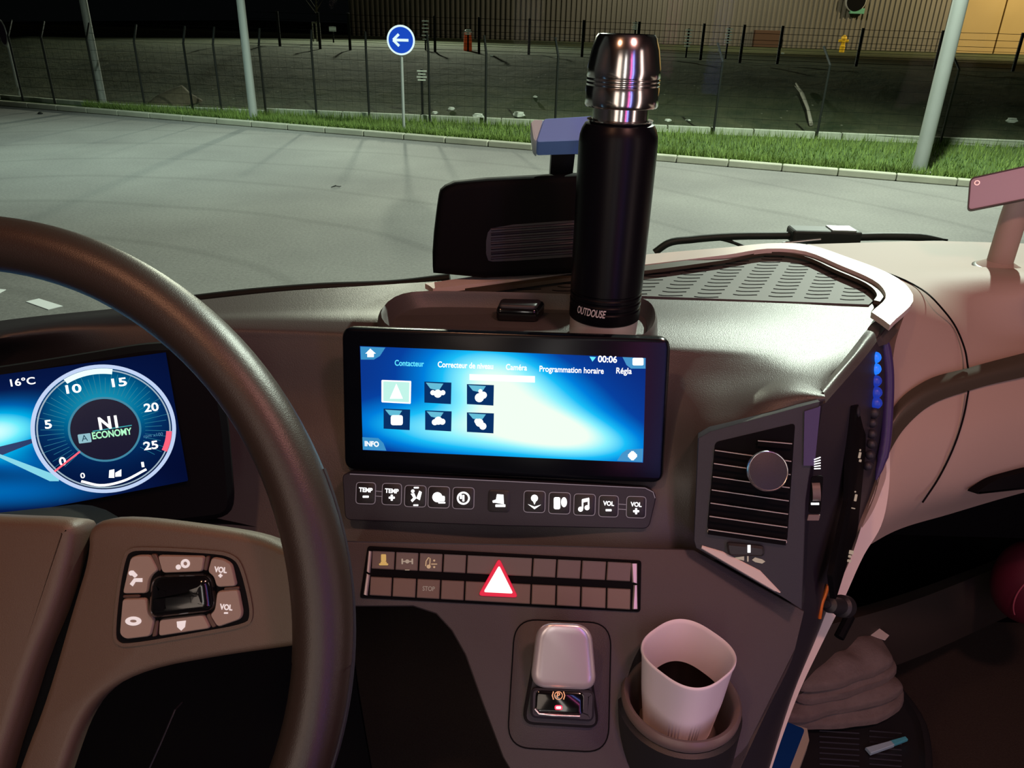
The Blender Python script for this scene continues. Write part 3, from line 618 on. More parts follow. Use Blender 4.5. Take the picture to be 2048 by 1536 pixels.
# seams of the passenger side as thin dark grooves
def seam(pts, lift=.0012, r=.0011, name='panel_seam', mt='vdark', parent=dash):
    q = catmull([P3(p) for p in pts], 6); q = [p + (CAM - p) / np.linalg.norm(CAM - p) * lift for p in q]
    m_ = MB(); m_.tube(q, r, 6); return m_.build(name, M[mt], parent, world=True, smooth=60)
seam([Z(1612, 489, pz), Z(1720, 527, pz), Z(1825, 568, pz), (1878, 610, .985), (1912, 655, .995), (1930, 700, .985), (1936, 736, .972)], .004)
seam([(1937, 782, .962), (1928, 830, .955), (1905, 900, .95), (1875, 960, .955), (1845, 1005, .955)], .004)
# dark recess grip on the passenger side
m_ = MB(); gf = fr_pts(W(1950, 985, .965), W(2100, 950, .99), W(1950, 935, .96)); pillow(m_, rnd(pxl(gf, [(1940, 988), (1985, 958), (2060, 938), (2200, 920), (2200, 968), (2060, 975)]), .012), [(0, -.01), (0, .004), (.003, .0055)])
o = m_.build('grip_recess', M['vdark'], dash, smooth=40, world=False); o.matrix_basis = rootM(dash).inverted() @ gf.M()
# speaker grille plate with rows of curved slots
gp = [(930, 584), (1135, 560), (1290, 541), (1560, 503), (1588, 505), (1675, 538), (1748, 572), (1758, 590), (1738, 609), (1290, 592)]
m_ = MB(); m_.prism([tuple(G(x, y, 2.2775)[:2]) for x, y in gp], 2.270, 2.2775); 
def inside(p, poly):
    c = False; n = len(poly)
    for i in range(n):
        a, b = poly[i], poly[i - 1]
        if (a[1] > p[1]) != (b[1] > p[1]) and p[0] < (b[0] - a[0]) * (p[1] - a[1]) / (b[1] - a[1]) + a[0]: c = not c
    return c
gin = scaled(gp, .965)
fo_ = G(1317, 590, 2.2775); du = (G(1700, 607, 2.2775) - fo_); du = du / np.linalg.norm(du); dv = np.array([-du[1], du[0], 0])
step = np.linalg.norm(G(1389, 595, 2.2775) - G(1317, 590, 2.2775)); rs = np.linalg.norm(G(1317, 590, 2.2775) - G(1322, 583, 2.2775)) * 1.0
for c_ in range(-16, 9):
    for k in range(0, 30):
        u0 = c_ * step + k * step * .15; v0 = k * rs * 1.02
        pts = [];
        for s_ in np.linspace(0, 1, 6):
            q = fo_ + du * (u0 + s_ * step * .68) + dv * (v0 - .0022 * math.sin(PI * (s_ ** .6)) + .002 * s_ * s_); pts.append(q)
        if all(inside(proj(q), gin) for q in pts): stroke(m_, [tuple(q[:2]) for q in pts], .0016, 2.2775, 2.2781, 1)
o = m_.build('speaker_grille', [mat('grille_grey', (.085, .082, .076), .6, spec=.3), M['vdark']], dash, world=True)
# dark strip painting the shade in the gap inside the trim
patch('trim_gap_shade', [[Z(*p, 2.287) for p in r] for r in (
 [(930, 577), (1135, 549), (1290, 531), (1450, 511), (1560, 498), (1588, 500), (1680, 532), (1755, 568), (1768, 590), (1760, 603)],
 [(940, 583), (1135, 556), (1290, 541), (1450, 520), (1560, 504), (1586, 507), (1672, 540), (1742, 573), (1754, 590), (1748, 600)])], M['decor'], dash, .005, 5, 1)
# tray with raised lip
tl = chaikin([(752, 632), (790, 586), (880, 580), (1262, 592), (1304, 602), (1314, 640), (1290, 672), (1200, 690), (1000, 690), (800, 668)], 2)
lip = [G(x, y, DT + .022) for x, y in tl]; cx = sum(p[0] for p in lip) / len(lip); cy = sum(p[1] for p in lip) / len(lip)
def shrink(pts, s_, zz): return [(cx + (p[0] - cx) * s_, cy + (p[1] - cy) * s_, zz) for p in pts]
m_ = MB(); m_.rings([shrink(lip, 1.04, DT - .004), shrink(lip, 1.02, DT + .018), shrink(lip, 1., DT + .022), shrink(lip, .975, DT + .018), shrink(lip, .945, DT + .004), shrink(lip, .93, DT + .003)], True, True)
m_.build('storage_tray', M['top'], dash, smooth=50, world=True)

# driver side hood and cluster surround
CL = fr_ang(W(210.66, 858.5, .72), .3256, .2903, .0094)
patch('cluster_hood', [
 [Z(-420, 700), Z(-150, 662), Z(60, 634), Z(220, 618), Z(400, 598)],
 [Z(-420, 740), Z(-150, 700), Z(60, 668), Z(220, 650), Z(400, 640)],
 [(-420, 800, .84), (-150, 745, .84), (60, 705, .85), (220, 690, .86), (400, 690, .88)],
 [(-420, 900, .86), (-150, 850, .86), (60, 800, .87), (220, 790, .87), (400, 790, .88)]], M['dark'], dash, .01, 6, 5)
m_ = MB(); pillow(m_, rnd(pxl(CL, [(-420, 800), (60, 728), (300, 688), (425, 690), (455, 850), (470, 1040), (300, 1060), (-420, 1180)]), .02), [(0, -.03), (0, -.012), (.006, -.006)])
o = m_.build('cluster_surround', M['vdark'], dash, smooth=40); o.matrix_basis = rootM(dash).inverted() @ CL.M()
# knee area under the cluster, its shade painted in as near-black
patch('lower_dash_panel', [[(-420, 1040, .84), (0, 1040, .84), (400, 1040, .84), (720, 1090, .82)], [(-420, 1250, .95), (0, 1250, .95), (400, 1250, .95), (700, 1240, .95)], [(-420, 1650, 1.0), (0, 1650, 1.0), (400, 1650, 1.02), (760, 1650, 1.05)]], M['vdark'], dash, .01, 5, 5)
m_ = MB(); m_.tube([W(270, 1600, .80), W(320, 1490, .82), W(350, 1420, .84), W(364, 1405, .86)], .0009, 6); m_.build('panel_edge', M['side'], dash, world=True)

# centre console face
CON = fr_ang(W(1003, 1159, .76), .03, .70, -.037)
cp = pxl(CON, [(690, 1082), (1000, 1088), (1388, 1098), (1500, 1160), (1610, 1222), (1592, 1300), (1530, 1425), (1475, 1536), (1445, 1640), (1080, 1640), (1005, 1515), (962, 1400), (930, 1310), (903, 1262), (872, 1228), (826, 1213), (693, 1213)])
m_ = MB(); pillow(m_, cp, [(0, -.06), (0, -.002), (.0012, -.0004), (.003, 0)])
console = o = m_.build('console_face', M['console'], dash, smooth=35); o.matrix_basis = rootM(dash).inverted() @ CON.M()
def on(o, fr): o.matrix_basis = rootM(dash).inverted() @ fr.M(); return o

# ================================================================== CENTRE SCREEN
SC = fr_ang(np.array([-.01162457, .70588952, 2.6 - .36231295]), -.1156, .23765, .04035)
scr = thing('touchscreen', 'wide glossy black touchscreen glowing blue on the centre dash', 'touchscreen', fr=SC)
m_ = MB(); pillow(m_, rnd(pxl(SC, [(682, 655), (1342, 676), (1326, 968), (688, 940)]), .012, 8), [(.002, -.018), (0, -.014), (0, -.004), (.0015, -.001), (.0035, 0)])
m_.build('bezel', M['glass'], scr, smooth=35)
m_ = MB(); m_.box((-.06, -.05, -.075), (.06, .04, -.018)); m_.build('mount', M['vdark'], scr, bevel=.004)
def s(x, y): return SC.loc(x, y)
def blob(x, y, a, b, rot=0, amp=1.): u, v = s(x, y); return (u, v, a * .000512, b * .000512, math.radians(rot), amp)
disp = display_mat('display_glow', [blob(1030, 800, 165, 85, -22, .75), blob(1130, 868, 150, 42, -8, .6), blob(880, 862, 190, 50, -3, .55), blob(985, 745, 90, 55, 0, .22), blob(1000, 810, 330, 130, -10, .18)],
 [(0, (.004, .018, .17)), (.18, (.002, .05, .33)), (.34, (0, .20, .68)), (.52, (.01, .5, .9)), (.74, (.25, .85, .95)), (1., (.85, 1., .86))], 1.05)
m_ = MB(); m_.prism(pxl(SC, [(720, 692), (1292, 716), (1286, 925), (726, 900)]), 0, .0004); m_.build('display', disp, scr)
hb = .0004
def scr_shape(name, mt, polys, z0=hb, z1=hb + .0002, parent=scr, fr=SC):
    m_ = MB()
    for p in polys: m_.prism(pxl(fr, p), z0, z1)
    return m_.build(name, mt, parent)
tabm = emis('tab_blue', (.03, .30, .62), .9)
for nm, p in (('home_tab', [(721, 693), (771, 695), (760, 712), (748, 719), (722, 719)]), ('menu_tab', [(1245, 714), (1291, 716), (1291, 737), (1262, 737), (1253, 730)]), ('info_tab', [(725, 874), (757, 876), (767, 886), (773, 901), (726, 899)]), ('settings_tab', [(1234, 921), (1244, 906), (1254, 899), (1286, 897), (1285, 924)])): scr_shape(nm, tabm, [p])
scr_shape('home_icon', M['etext'], [[(741, 697), (752, 707), (731, 707)], [(735, 706), (748, 706), (748, 714), (735, 714)]], hb + .0002, hb + .0004)
scr_shape('menu_icon', M['etext'], [rrect(1276, 723, 22, 15, 3)], hb + .0002, hb + .0004)
scr_shape('settings_icon', M['etext'], [disc(1265, 911, 8), rrect(1265, 911, 18, 6, 1), rrect(1265, 911, 6, 18, 1)], hb + .0002, hb + .0004)
def tx(name, t_, mt, par, fr, x, y, hpx, wpx, rot=None, d=.79, h=hb + .0002, **k):
    u, v = fr.loc(x, y); a = fr.loc(x + 20, y + (rot if rot is not None else 0)); ang = 0 if rot is None else math.atan2(a[1] - v, a[0] - u)
    return text(name, t_, mt, par, u, v, hpx * d / FPX, h, wpx * d / FPX, ang, **k)
for t_, x, y, wpx, mt in (('Contacteur', 819, 727, 60, 'ecyan'), ('Correcteur de niveau', 931, 731, 112, 'etext'), ('Caméra', 1033, 735, 42, 'etext'), ('Programmation horaire', 1143, 740, 126, 'etext'), ('Régla', 1248, 742, 30, 'etext')):
    tx('menu_text', t_, M[mt], scr, SC, x, y, 12, wpx, bold=.02)
tx('clock_text', '00:06', M['etext'], scr, SC, 1215, 719, 13, 37, bold=.03); tx('info_text', 'INFO', M['etext'], scr, SC, 744, 888, 11, 30, bold=.04)
scr_shape('signal_icon', M['ecyan'], [[(1179, 713), (1192, 714), (1185, 723)]])
scr_shape('title_bar', emis('bar_white', (.85, 1, .95), 1.25), [[(939, 748), (1070, 752), (1070, 765), (939, 760)]])
tile = display_mat('tile_dark', [(0, 0, .001, .001, 0, 0)], [(0, (.003, .03, .13)), (1, (0, .2, .5))], 1.)
gl_ = emis('tile_gleam', (.12, .55, .75), .9)
for i, (x, y, w_, h_) in enumerate(((793, 783, 56, 42), (876, 785, 54, 42), (961, 789, 54, 40), (794, 838, 53, 40), (877, 841, 53, 39), (961, 845, 54, 39))):
    q = [(x - w_ / 2, y - h_ / 2 - 1), (x + w_ / 2, y - h_ / 2 + 1), (x + w_ / 2 - 1, y + h_ / 2 + 2), (x - w_ / 2, y + h_ / 2 - 1)]
    nm = scr_shape('app_tile', tile if i else emis('tile_bright', (.55, .95, .85), .95), [q])
    if i == 0:
        m_ = MB(); o_ = rnd(pxl(SC, scaled(q, 1.06)), .001, 3); i_ = rnd(pxl(SC, scaled(q, .94)), .001, 3); ring_strip(m_, o_, i_, hb, hb + .0003); m_.build('tile_frame', M['etext'], nm)
        scr_shape('tile_icon', M['etext'], [[(x, y - 16), (x + 13, y + 14), (x - 13, y + 14)]], hb + .0002, hb + .0004, nm)
    else:
        scr_shape('tile_gleam', gl_, [[(x - w_ / 2 + 3, y - h_ / 2 + 1), (x + w_ / 2 - 16, y - h_ / 2 + 3), (x + 2, y - 4), (x - w_ / 2 + 12, y - 8)]], hb + .0002, hb + .0003, nm)
        ic = {1: [disc(x, y + 2, 8), disc(x - 10, y, 5), disc(x + 10, y, 5)], 2: [disc(x - 2, y + 6, 9), disc(x + 6, y + 1, 7), disc(x, y - 7, 4)], 3: [rrect(x, y + 2, 24, 20, 5)], 4: [disc(x, y, 8), disc(x - 7, y + 3, 6), disc(x + 8, y + 2, 6)], 5: [disc(x - 2, y, 8), disc(x + 5, y + 7, 7), disc(x - 7, y - 3, 5)]}[i]
        scr_shape('tile_icon', M['etext'], ic, hb + .0003, hb + .0005, nm)

# ================================================================== BUTTON STRIP BELOW THE SCREEN
BT = fr_ang(W(1000, 1003, .80), -.06, .42, .004)
bs = thing('button_strip', 'dark strip of eleven white-lit buttons under the touchscreen', 'control panel', fr=BT)
m_ = MB(); pillow(m_, rnd(pxl(BT, [(684, 946), (1300, 976), (1314, 990), (1298, 1058), (1000, 1052), (690, 1040)]), .007), [(0, -.03), (0, -.001), (.001, 0)]); m_.build('strip_body', M['side'], bs, smooth=40)
m_ = MB(); q = pxl(BT, [(700, 948), (1000, 962), (1290, 976), (1306, 984), (1310, 996)]); stroke(m_, q, .0008, 0, .0006); m_.build('strip_edge', M['eline'], bs)
bx = [(732, 986), (784, 988), (831, 992), (878, 994), (927, 996), (998, 1002), (1069, 1003), (1119, 1006), (1169, 1009), (1217, 1012), (1272, 1014)]
for i, (x, y) in enumerate(bx):
    w_ = 40 if i in (0, 1, 9, 10) else 44
    q = pxl(BT, rrect(x, y, w_, 44, 8, .03)); m_ = MB(); pillow(m_, q, [(0, -.004), (0, .0006), (.0006, .001)]); b_ = m_.build('button', M['dark'], bs, smooth=40)
    if i != 5: m_ = MB(); ring_strip(m_, q, inset(q, .0007), .0005, .0012); m_.build('outline', M['eline'], b_)
    P = []
    R = lambda cx, cy, a, b, r=1: rrect(x + cx, y + cy, a, b, r)
    D = lambda cx, cy, r: disc(x + cx, y + cy, r, 14)
    if i in (0, 1): tx('label', 'TEMP', M['ewhite'], b_, BT, x, y - 6, 9, 28, bold=.04, h=.001); P = [R(0, 7, 12, 4)] + ([R(0, 7, 4, 12)] if i else [])
    elif i in (9, 10): tx('label', 'VOL', M['ewhite'], b_, BT, x, y - 5, 9, 22, bold=.04, h=.001); P = [R(0, 8, 12, 4)] + ([R(0, 8, 4, 12)] if i == 10 else [])
    elif i == 2: P = [D(-5, -10, 3.5), [(x - 9, y - 5), (x - 2, y - 6), (x + 2, y + 4), (x - 6, y + 12), (x - 9, y + 8), (x - 4, y + 3)], [(x + 8, y - 11), (x + 13, y - 8), (x + 9, y + 8), (x + 2, y + 4)], R(2, -17, 10, 3), R(1, 18, 10, 3)]
    elif i == 3: P = [disc(x - 3, y, 10, 20), R(4, 3, 16, 11, 3), R(6, 11, 14, 3)]
    elif i == 4: P = []
    elif i == 5: P = [[(x - 13, y - 1), (x - 4, y - 4), (x - 3, y + 3), (x - 12, y + 3)], [(x - 4, y - 14), (x + 9, y - 13), (x + 10, y + 6), (x - 7, y + 3)], R(3, 9, 20, 5)]
    elif i == 6: P = [disc(x, y - 7, 7, 16), [(x - 4, y - 3), (x + 4, y - 3), (x, y + 6)], [(x - 13, y + 5), (x, y + 10), (x + 13, y + 6), (x, y + 15)]]
    elif i == 7: P = [R(-5, 0, 13, 24, 4), disc(x + 9, y - 2, 6, 12, 10)]
    elif i == 8: P = [D(-8, 9, 5), D(5, 6, 5), R(-4, -1, 3, 18), R(8, -4, 3, 18), [(x - 5, y - 11), (x + 9, y - 14), (x + 9, y - 7), (x - 5, y - 4)]]
    m_ = MB()
    for p in P: m_.prism(pxl(BT, p), .001, .0014)
    if i == 4: ring_strip(m_, pxl(BT, disc(x, y, 13)), pxl(BT, disc(x, y, 9.5)), .001, .0014); m_.prism(pxl(BT, R(0, 0, 4, 13)), .001, .0014); m_.prism(pxl(BT, R(-5, -3, 4, 9)), .001, .0014)
    if m_.v: m_.build('icon', M['ewhite'], b_)
for a, b in ((0, 1), (9, 10)):
    m_ = MB(); x0, x1, y = bx[a][0] + 20, bx[b][0] - 20, (bx[a][1] + bx[b][1]) / 2
    for dy in (-5, 5): stroke(m_, pxl(BT, [(x0, y + dy), (x1, y + dy + 1)]), .0007, 0, .0008)
    m_.build('link_line', M['eline'], bs)

# ================================================================== SWITCH BANK
sb = thing('switch_bank', 'two-row bank of square switches with a red hazard triangle', 'switch panel', fr=CON)
m_ = MB(); pillow(m_, rnd(pxl(CON, [(736, 1092), (1282, 1121), (1280, 1224), (720, 1196)]), .003), [(0, -.004), (0, .0018), (.0012, .0024)]); m_.build('frame', M['vdark'], sb, smooth=40)
tX = [745, 792, 839, 887, 934, 1065, 1113, 1162, 1212, 1262]; bX = [741, 786, 834, 882, 930, 1062, 1112, 1161, 1212, 1261]
def lerp(a, b, t): return a + (b - a) * t
for row, (X, ya0, ya1, yb0, yb1) in enumerate(((tX, 1102, 1126, 1137, 1163), (bX, 1153, 1178, 1190, 1219))):
    for k in range(9):
        x0, x1 = X[k] + 1.6, X[k + 1] - 1.2; f0, f1 = (x0 - 740) / 522, (x1 - 740) / 522; gx = -2 if row == 0 else -1.5
        q = pxl(CON, [(x0, lerp(ya0, ya1, f0)), (x1, lerp(ya0, ya1, f1)), (x1 + gx, lerp(yb0, yb1, f1)), (x0 + gx, lerp(yb0, yb1, f0))])
        vm = sum(p[1] for p in q) / 4; sg = (1 if row == 0 else -1)
        m_ = MB(); pillow(m_, rnd(q, .0008, 2), [(0, 0), (0, .004), (.0008, .0048)], lambda u, v, vm=vm, sg=sg: (v - vm) * .10 * sg + (.0006 if True else 0)); b_ = m_.build('switch', M['swit'], sb, smooth=30)
        xc, yc = (x0 + x1) / 2, (lerp(ya0, ya1, f0) + lerp(yb0, yb1, f1)) / 2; hz = .0062; m_ = MB(); mt = M['edim']
        def pr(p): m_.prism(pxl(CON, p), .005, hz)
        if row == 0 and k == 0: [pr(p) for p in (rrect(xc, yc - 5, 10, 14, 2), rrect(xc, yc + 6, 12, 8, 3), rrect(xc, yc + 8, 18, 4, 2))]; mt = M['eamb']
        if row == 0 and k == 1: [pr(p) for p in (disc(xc, yc, 4), rrect(xc, yc, 20, 2.5, 1), rrect(xc - 10, yc, 3, 11, 1), rrect(xc + 10, yc, 3, 11, 1), rrect(xc, yc + 17, 9, 1.5, .5))]
        if row == 0 and k == 2:
            stroke(m_, pxl(CON, [(xc - 11, yc + 7), (xc - 10, yc - 3), (xc - 5, yc - 10), (xc - 2, yc - 8), (xc - 3, yc + 6)]), .0009, .005, hz)
            [pr(p) for p in (disc(xc - 5, yc + 8, 4), rrect(xc + 6, yc + 3, 12, 2, 1), disc(xc + 6, yc - 4, 2), disc(xc + 6, yc + 9, 2))]; mt = mat('icon_ochre', (.2, .2, .2), emit=(.75, .48, .22), estr=.5) 
        if m_.v: m_.build('icon', mt, b_)
        if row == 1 and k == 2: tx('label', 'STOP', M['estop'], b_, CON, xc, yc, 9, 24, d=.76, h=.0055, bold=.02)
for pts in ([(738, 1102), (745, 1103), (741, 1146), (734, 1143)], [(734, 1147), (741, 1150), (736, 1191), (728, 1189)], [(1261, 1127), (1273, 1127), (1273, 1167), (1263, 1165)], [(1266, 1170), (1273, 1170), (1274, 1218), (1263, 1218)]):
    m_ = MB(); pillow(m_, pxl(CON, pts), [(0, 0), (0, .004), (.001, .006)]); m_.build('chrome_trim', M['satin'], sb, smooth=40)
tri = [(996, 1124), (961, 1187), (967, 1191), (1027, 1194), (1032, 1188), (1001, 1124)]
m_ = MB(); pillow(m_, rnd(pxl(CON, [(998, 1116), (956, 1191), (1036, 1195)]), .0045), [(0, 0), (0, .0075), (.0006, .0085)]); hz_ = m_.build('hazard_switch', M['ehazr'], sb, smooth=40); hz_['label'] = 'red bordered hazard triangle switch'
m_ = MB(); m_.prism(rnd(pxl(CON, [(998, 1131), (967, 1184), (1026, 1187)]), .0025), .0085, .009); m_.build('triangle_face', M['ehaz'], hz_)

# ================================================================== PARKING BRAKE LEVER
pb = thing('parking_brake_lever', 'silver wedge-shaped parking brake lever with a red light', 'parking brake', fr=CON)
q = rnd(pxl(CON, [(1030, 1238), (1222, 1246), (1216, 1505), (1014, 1494)]), .022, 8)
m_ = MB(); pillow(m_, q, [(0, -.002), (0, .0008), (.0005, .0012)]); m_.build('base_plate', M['console'], pb, smooth=40)
m_ = MB(); ring_strip(m_, inset(q, -.0006), inset(q, .0006), -.001, .0014); m_.build('plate_gap', M['vdark'], pb)
m_ = MB(); pillow(m_, rnd(pxl(CON, [(1070, 1290), (1175, 1294), (1198, 1455), (1042, 1446)]), .012), [(0, 0), (0, .006), (.003, .010)]); m_.build('lever_base', M['dark'], pb, smooth=40)
lv = rnd(pxl(CON, [(1070, 1240), (1170, 1244), (1190, 1376), (1058, 1370)], .0), .016, 9); u0, v0 = CON.loc(1120, 1372)
v1 = CON.loc(1120, 1262)[1]
m_ = MB(); pillow(m_, lv, [(.004, .004), (0, .010), (0, .017), (.0015, .0195), (.004, .021), (.006, .0215), (.008, .0218)], lambda u, v: .024 * max(0, (v - v0) / (v1 - v0)) ** 1.3); m_.build('lever_handle', M['satin'], pb, smooth=60)
m_ = MB(); pillow(m_, rnd(pxl(CON, [(1062, 1374), (1188, 1380), (1186, 1442), (1060, 1434)], .012), .006), [(0, .006), (0, .016), (.002, .018), (.006, .018)]); m_.build('rocker_frame', M['side'], pb, smooth=40)
m_ = MB(); pillow(m_, rnd(pxl(CON, [(1072, 1380), (1168, 1384), (1166, 1430), (1070, 1424)], .018), .005), [(0, .017), (0, .0185), (.002, .0195)]); rk = m_.build('rocker_button', M['gloss'], pb, smooth=40)
m_ = MB(); m_.tube([(*CON.loc(1070, 1418, .0205), .0195), (*CON.loc(1078, 1428, .0205), .0195), (*CON.loc(1110, 1431, .0205), .0195), (*CON.loc(1160, 1433, .0205), .0195)], .0012, 8); m_.build('chrome_lip', M['chrome'], pb, smooth=60)
m_ = MB(); P_ = lambda p: pxl(CON, p, .0195); m_.prism(P_(rrect(1117, 1415, 15, 9, 4)), .0194, .0202); m_.build('red_lamp', M['ered'], rk)
m_ = MB(); m_.prism(P_(rrect(1117, 1415, 10, 5, 2)), .0202, .0204); m_.build('red_lamp_core', M['eredc'], rk)
m_ = MB(); ring_strip(m_, P_(disc(1117, 1391, 8.5)), P_(disc(1117, 1391, 7)), .0194, .0200)
for sx in (-1, 1): stroke(m_, P_([(1117 + sx * 10, 1383), (1117 + sx * 12.5, 1391), (1117 + sx * 10, 1399)]), .0009, .0194, .0200)
m_.build('park_ring', M['eorg'], rk); lu, lv_ = CON.loc(1117, 1391, .0195); text('park_letter', 'P', M['eorg'], rk, lu, lv_, .0045, .0195, .003, bold=.03)
# ================================================================== CUP, HOLDER, COFFEE
rim_c = W(1377, 1303, .70); up = np.array([0, 0, 1.])
hc = rim_c - up * .057
ch = thing('cup_holder', 'grey ring cup holder on the console, around the white cup', 'cup holder', loc=hc - up * .07)
m_ = MB(); m_.lathe([(.040, -.02), (.048, .03), (.0515, .058), (.055, .064), (.0555, .070), (.053, .0735), (.0495, .072), (.0475, .066), (.0455, .04), (.040, .0232)], 56); m_.build('holder_ring', M['ringb'], ch, smooth=50)
m_ = MB(); m_.lathe([(.052, -.06), (.056, -.01), (.0575, .058), (.0535, .0605), (.0515, .056)], 48, cap1=False); m_.build('holder_body', M['dark'], ch, smooth=50)
# opening in the console face for the holder
m_ = MB(); m_.lathe([(.0515, -.16), (.0515, .12)], 64, tuple(hc)); cut = m_.build('cutter', M['console'], None)
bo_ = console.modifiers.new('hole', 'BOOLEAN'); bo_.object = cut; bo_.operation = 'DIFFERENCE'; bo_.solver = 'EXACT'
dg = bpy.context.evaluated_depsgraph_get(); dg.update(); me = bpy.data.meshes.new_from_object(console.evaluated_get(dg)); console.modifiers.remove(bo_); console.data = me; me.name = 'console_face'
bpy.data.objects.remove(cut, do_unlink=True)
cup = thing('cup', 'white rounded-square cup half full of black coffee in the holder', 'cup', loc=rim_c - up * .1035)
def sq(r, n, z_, rot, rib=0.):
    out = []
    for k in range(n):
        t = 2 * PI * k / n; e = 2 / 2.75; c, s_ = math.cos(t), math.sin(t)
        rr = 1 / ((abs(c) ** 2.75 + abs(s_) ** 2.75) ** (1 / 2.75)); R_ = r * rr * (1 - (rib if k % 2 else 0)); out.append((R_ * math.cos(t + rot), R_ * math.sin(t + rot), z_))
    return out
rot = math.radians(41); n = 144; B = .0382
rg = [sq(.023, n, .0, rot), sq(.0265, n, .003, rot), sq(.029, n, .012, rot, .0), sq(.0292, n, .0125, rot, .045), sq(.0342, n, .054, rot, .022), sq(.0347, n, .060, rot, .0), sq(.0375, n, .0955, rot), sq(.0388, n, .1005, rot), sq(.0388, n, .1025, rot), sq(.0380, n, .1035, rot), sq(.0370, n, .1025, rot), sq(.0362, n, .099, rot), sq(.033, n, .060, rot), sq(.0275, n, .012, rot), sq(.022, n, .006, rot)]
m_ = MB(); m_.rings(rg); m_.build('cup_body', M['white'], cup, smooth=50)
m_ = MB(); cf = sq(.0322, n, .0, rot); m_.rings([[(p[0], p[1], -.0) for p in cf], [(p[0], p[1], .0008) for p in cf]]); o = m_.build('coffee', M['coffee'], None); o.location = rim_c - up * .048
tag(o, 'black coffee inside the white cup', 'coffee')

# ================================================================== AIR VENT (right of the screen)
VN = fr_pts(W(1395, 1085, .755), W(1575, 1085, .735), W(1412, 868, .745))
vt = thing('air_vent', 'angular black air vent with thin silver louvres, right of the touchscreen', 'air vent', fr=VN)
out_ = [(1396, 876), (1420, 862), (1600, 812), (1640, 803), (1612, 1000), (1604, 1218), (1560, 1192), (1392, 1096), (1387, 1080)]
m_ = MB(); pillow(m_, pxl(VN, out_), [(0, -.05), (0, 0), (.0008, .0008)]); m_.build('vent_housing', M['side'], vt, smooth=40)
m_ = MB(); m_.prism(rnd(pxl(VN, [(1430, 884), (1590, 846), (1574, 1083), (1414, 1058)]), .004), .0006, .0014); m_.build('vent_opening', M['vdark'], vt)
for i in range(8):
    y0 = 899 + i * 26.0; y1 = y0 + 22; xl = 1432 - i * 2.2; xr = 1583 - i * 1.6
    if i == 0: xl = 1515; y0 = 880; y1 = 886
    elif i >= 1: y0 = 899 + (i - 1) * 26.2; y1 = y0 + 22
    a, b = VN.loc(xl, y0), VN.loc(xr, y1); m_ = MB(); t_ = np.array([b[0] - a[0], b[1] - a[1]]); nn = np.array([-t_[1], t_[0]]) / np.linalg.norm(t_) * .005
    m_.prism([a, b, (b[0] - nn[0], b[1] - nn[1]), (a[0] - nn[0], a[1] - nn[1])], .001, .0045); sl = m_.build('louvre', M['vdark'], vt)
    m_ = MB(); m_.tube([(a[0], a[1], .005), (b[0], b[1], .005)], .0006, 6); m_.build('silver_edge', M['sledge'], sl)
m_ = MB(); q = [VN.loc(1415, 1061), VN.loc(1573, 1083)]; m_.tube([(*q[0], .002), (*q[1], .002)], .0013, 8); m_.build('lower_edge', M['beigelt'], vt)
m_ = MB(); pillow(m_, pxl(VN, [(1404, 1090), (1445, 1102), (1520, 1140), (1561, 1183), (1548, 1181), (1402, 1096)]), [(0, 0), (0, .002), (.001, .003)]); m_.build('bevel_highlight', M['beigelt'], vt)  # pale facet paints the light caught on the bevel
m_ = MB(); pillow(m_, rnd(pxl(VN, [(1452, 1082), (1528, 1090), (1528, 1110), (1456, 1108)]), .004), [(0, 0), (0, .005), (.002, .007)]); kn = m_.build('slider_knob', M['dark'], vt, smooth=40)
m_ = MB(); m_.prism(pxl(VN, [(1495, 1090), (1501, 1090), (1501, 1105), (1495, 1105)], .007), .007, .0075); m_.build('white_line', M['ewhite'], kn)
m_ = MB()
for p in ([(1465, 1115), (1488, 1112), (1488, 1120)], [(1494, 1111), (1497, 1111), (1497, 1122), (1494, 1122)], [(1504, 1119), (1510, 1114), (1524, 1118), (1530, 1122), (1524, 1126), (1510, 1123)]): m_.prism(pxl(VN, p), .001, .002)
m_.build('flow_icon', M['edim'], vt)
m_ = MB(); m_.prism(pxl(VN, [(1608, 822), (1640, 812), (1628, 930), (1606, 930)]), .0008, .0035); m_.build('purple_strip', M['purple'], vt)
m_ = MB()
for k in range(5):
    a = VN.loc(1627 + 0, 918 + k * 4.5); b = VN.loc(1640, 913 + k * 5.6) ; stroke(m_, [a, b], .0009, .0035, .0042)
m_.build('heat_icon', M['ewhite'], vt)
m_ = MB(); m_.prism(rnd(pxl(VN, [(1622, 952), (1646, 950), (1640, 1026), (1616, 1026)]), .003), .0008, .003); m_.build('wheel_slot', M['vdark'], vt)
a, b = VN.loc(1633, 965), VN.loc(1630, 1000); m_ = MB(); ax = np.array([1, 0.]); cxv = ((a[0] + b[0]) / 2, (a[1] + b[1]) / 2); R_ = abs(a[1] - b[1]) / 2 * 1.15
m_.rings([[(cxv[0] + dx, cxv[1] + R_ * math.cos(t), .000 + R_ * .75 * math.sin(t)) for t in np.linspace(0, 2 * PI, 29)[:-1]] for dx in (-.0035, .0035)]); m_.build('thumb_wheel', M['ringb'], vt, smooth=30)
m_ = MB(); m_.prism(pxl(VN, [(1621, 1004), (1637, 1004), (1637, 1008), (1621, 1008)]), .003, .0038); m_.build('white_line', M['ewhite'], vt)
m_ = MB(); m_.prism(pxl(VN, [(1616, 1028), (1640, 1028), (1637, 1040), (1613, 1040)]), .0008, .003); m_.build('small_key', M['ringb'], vt, bevel=.0005)
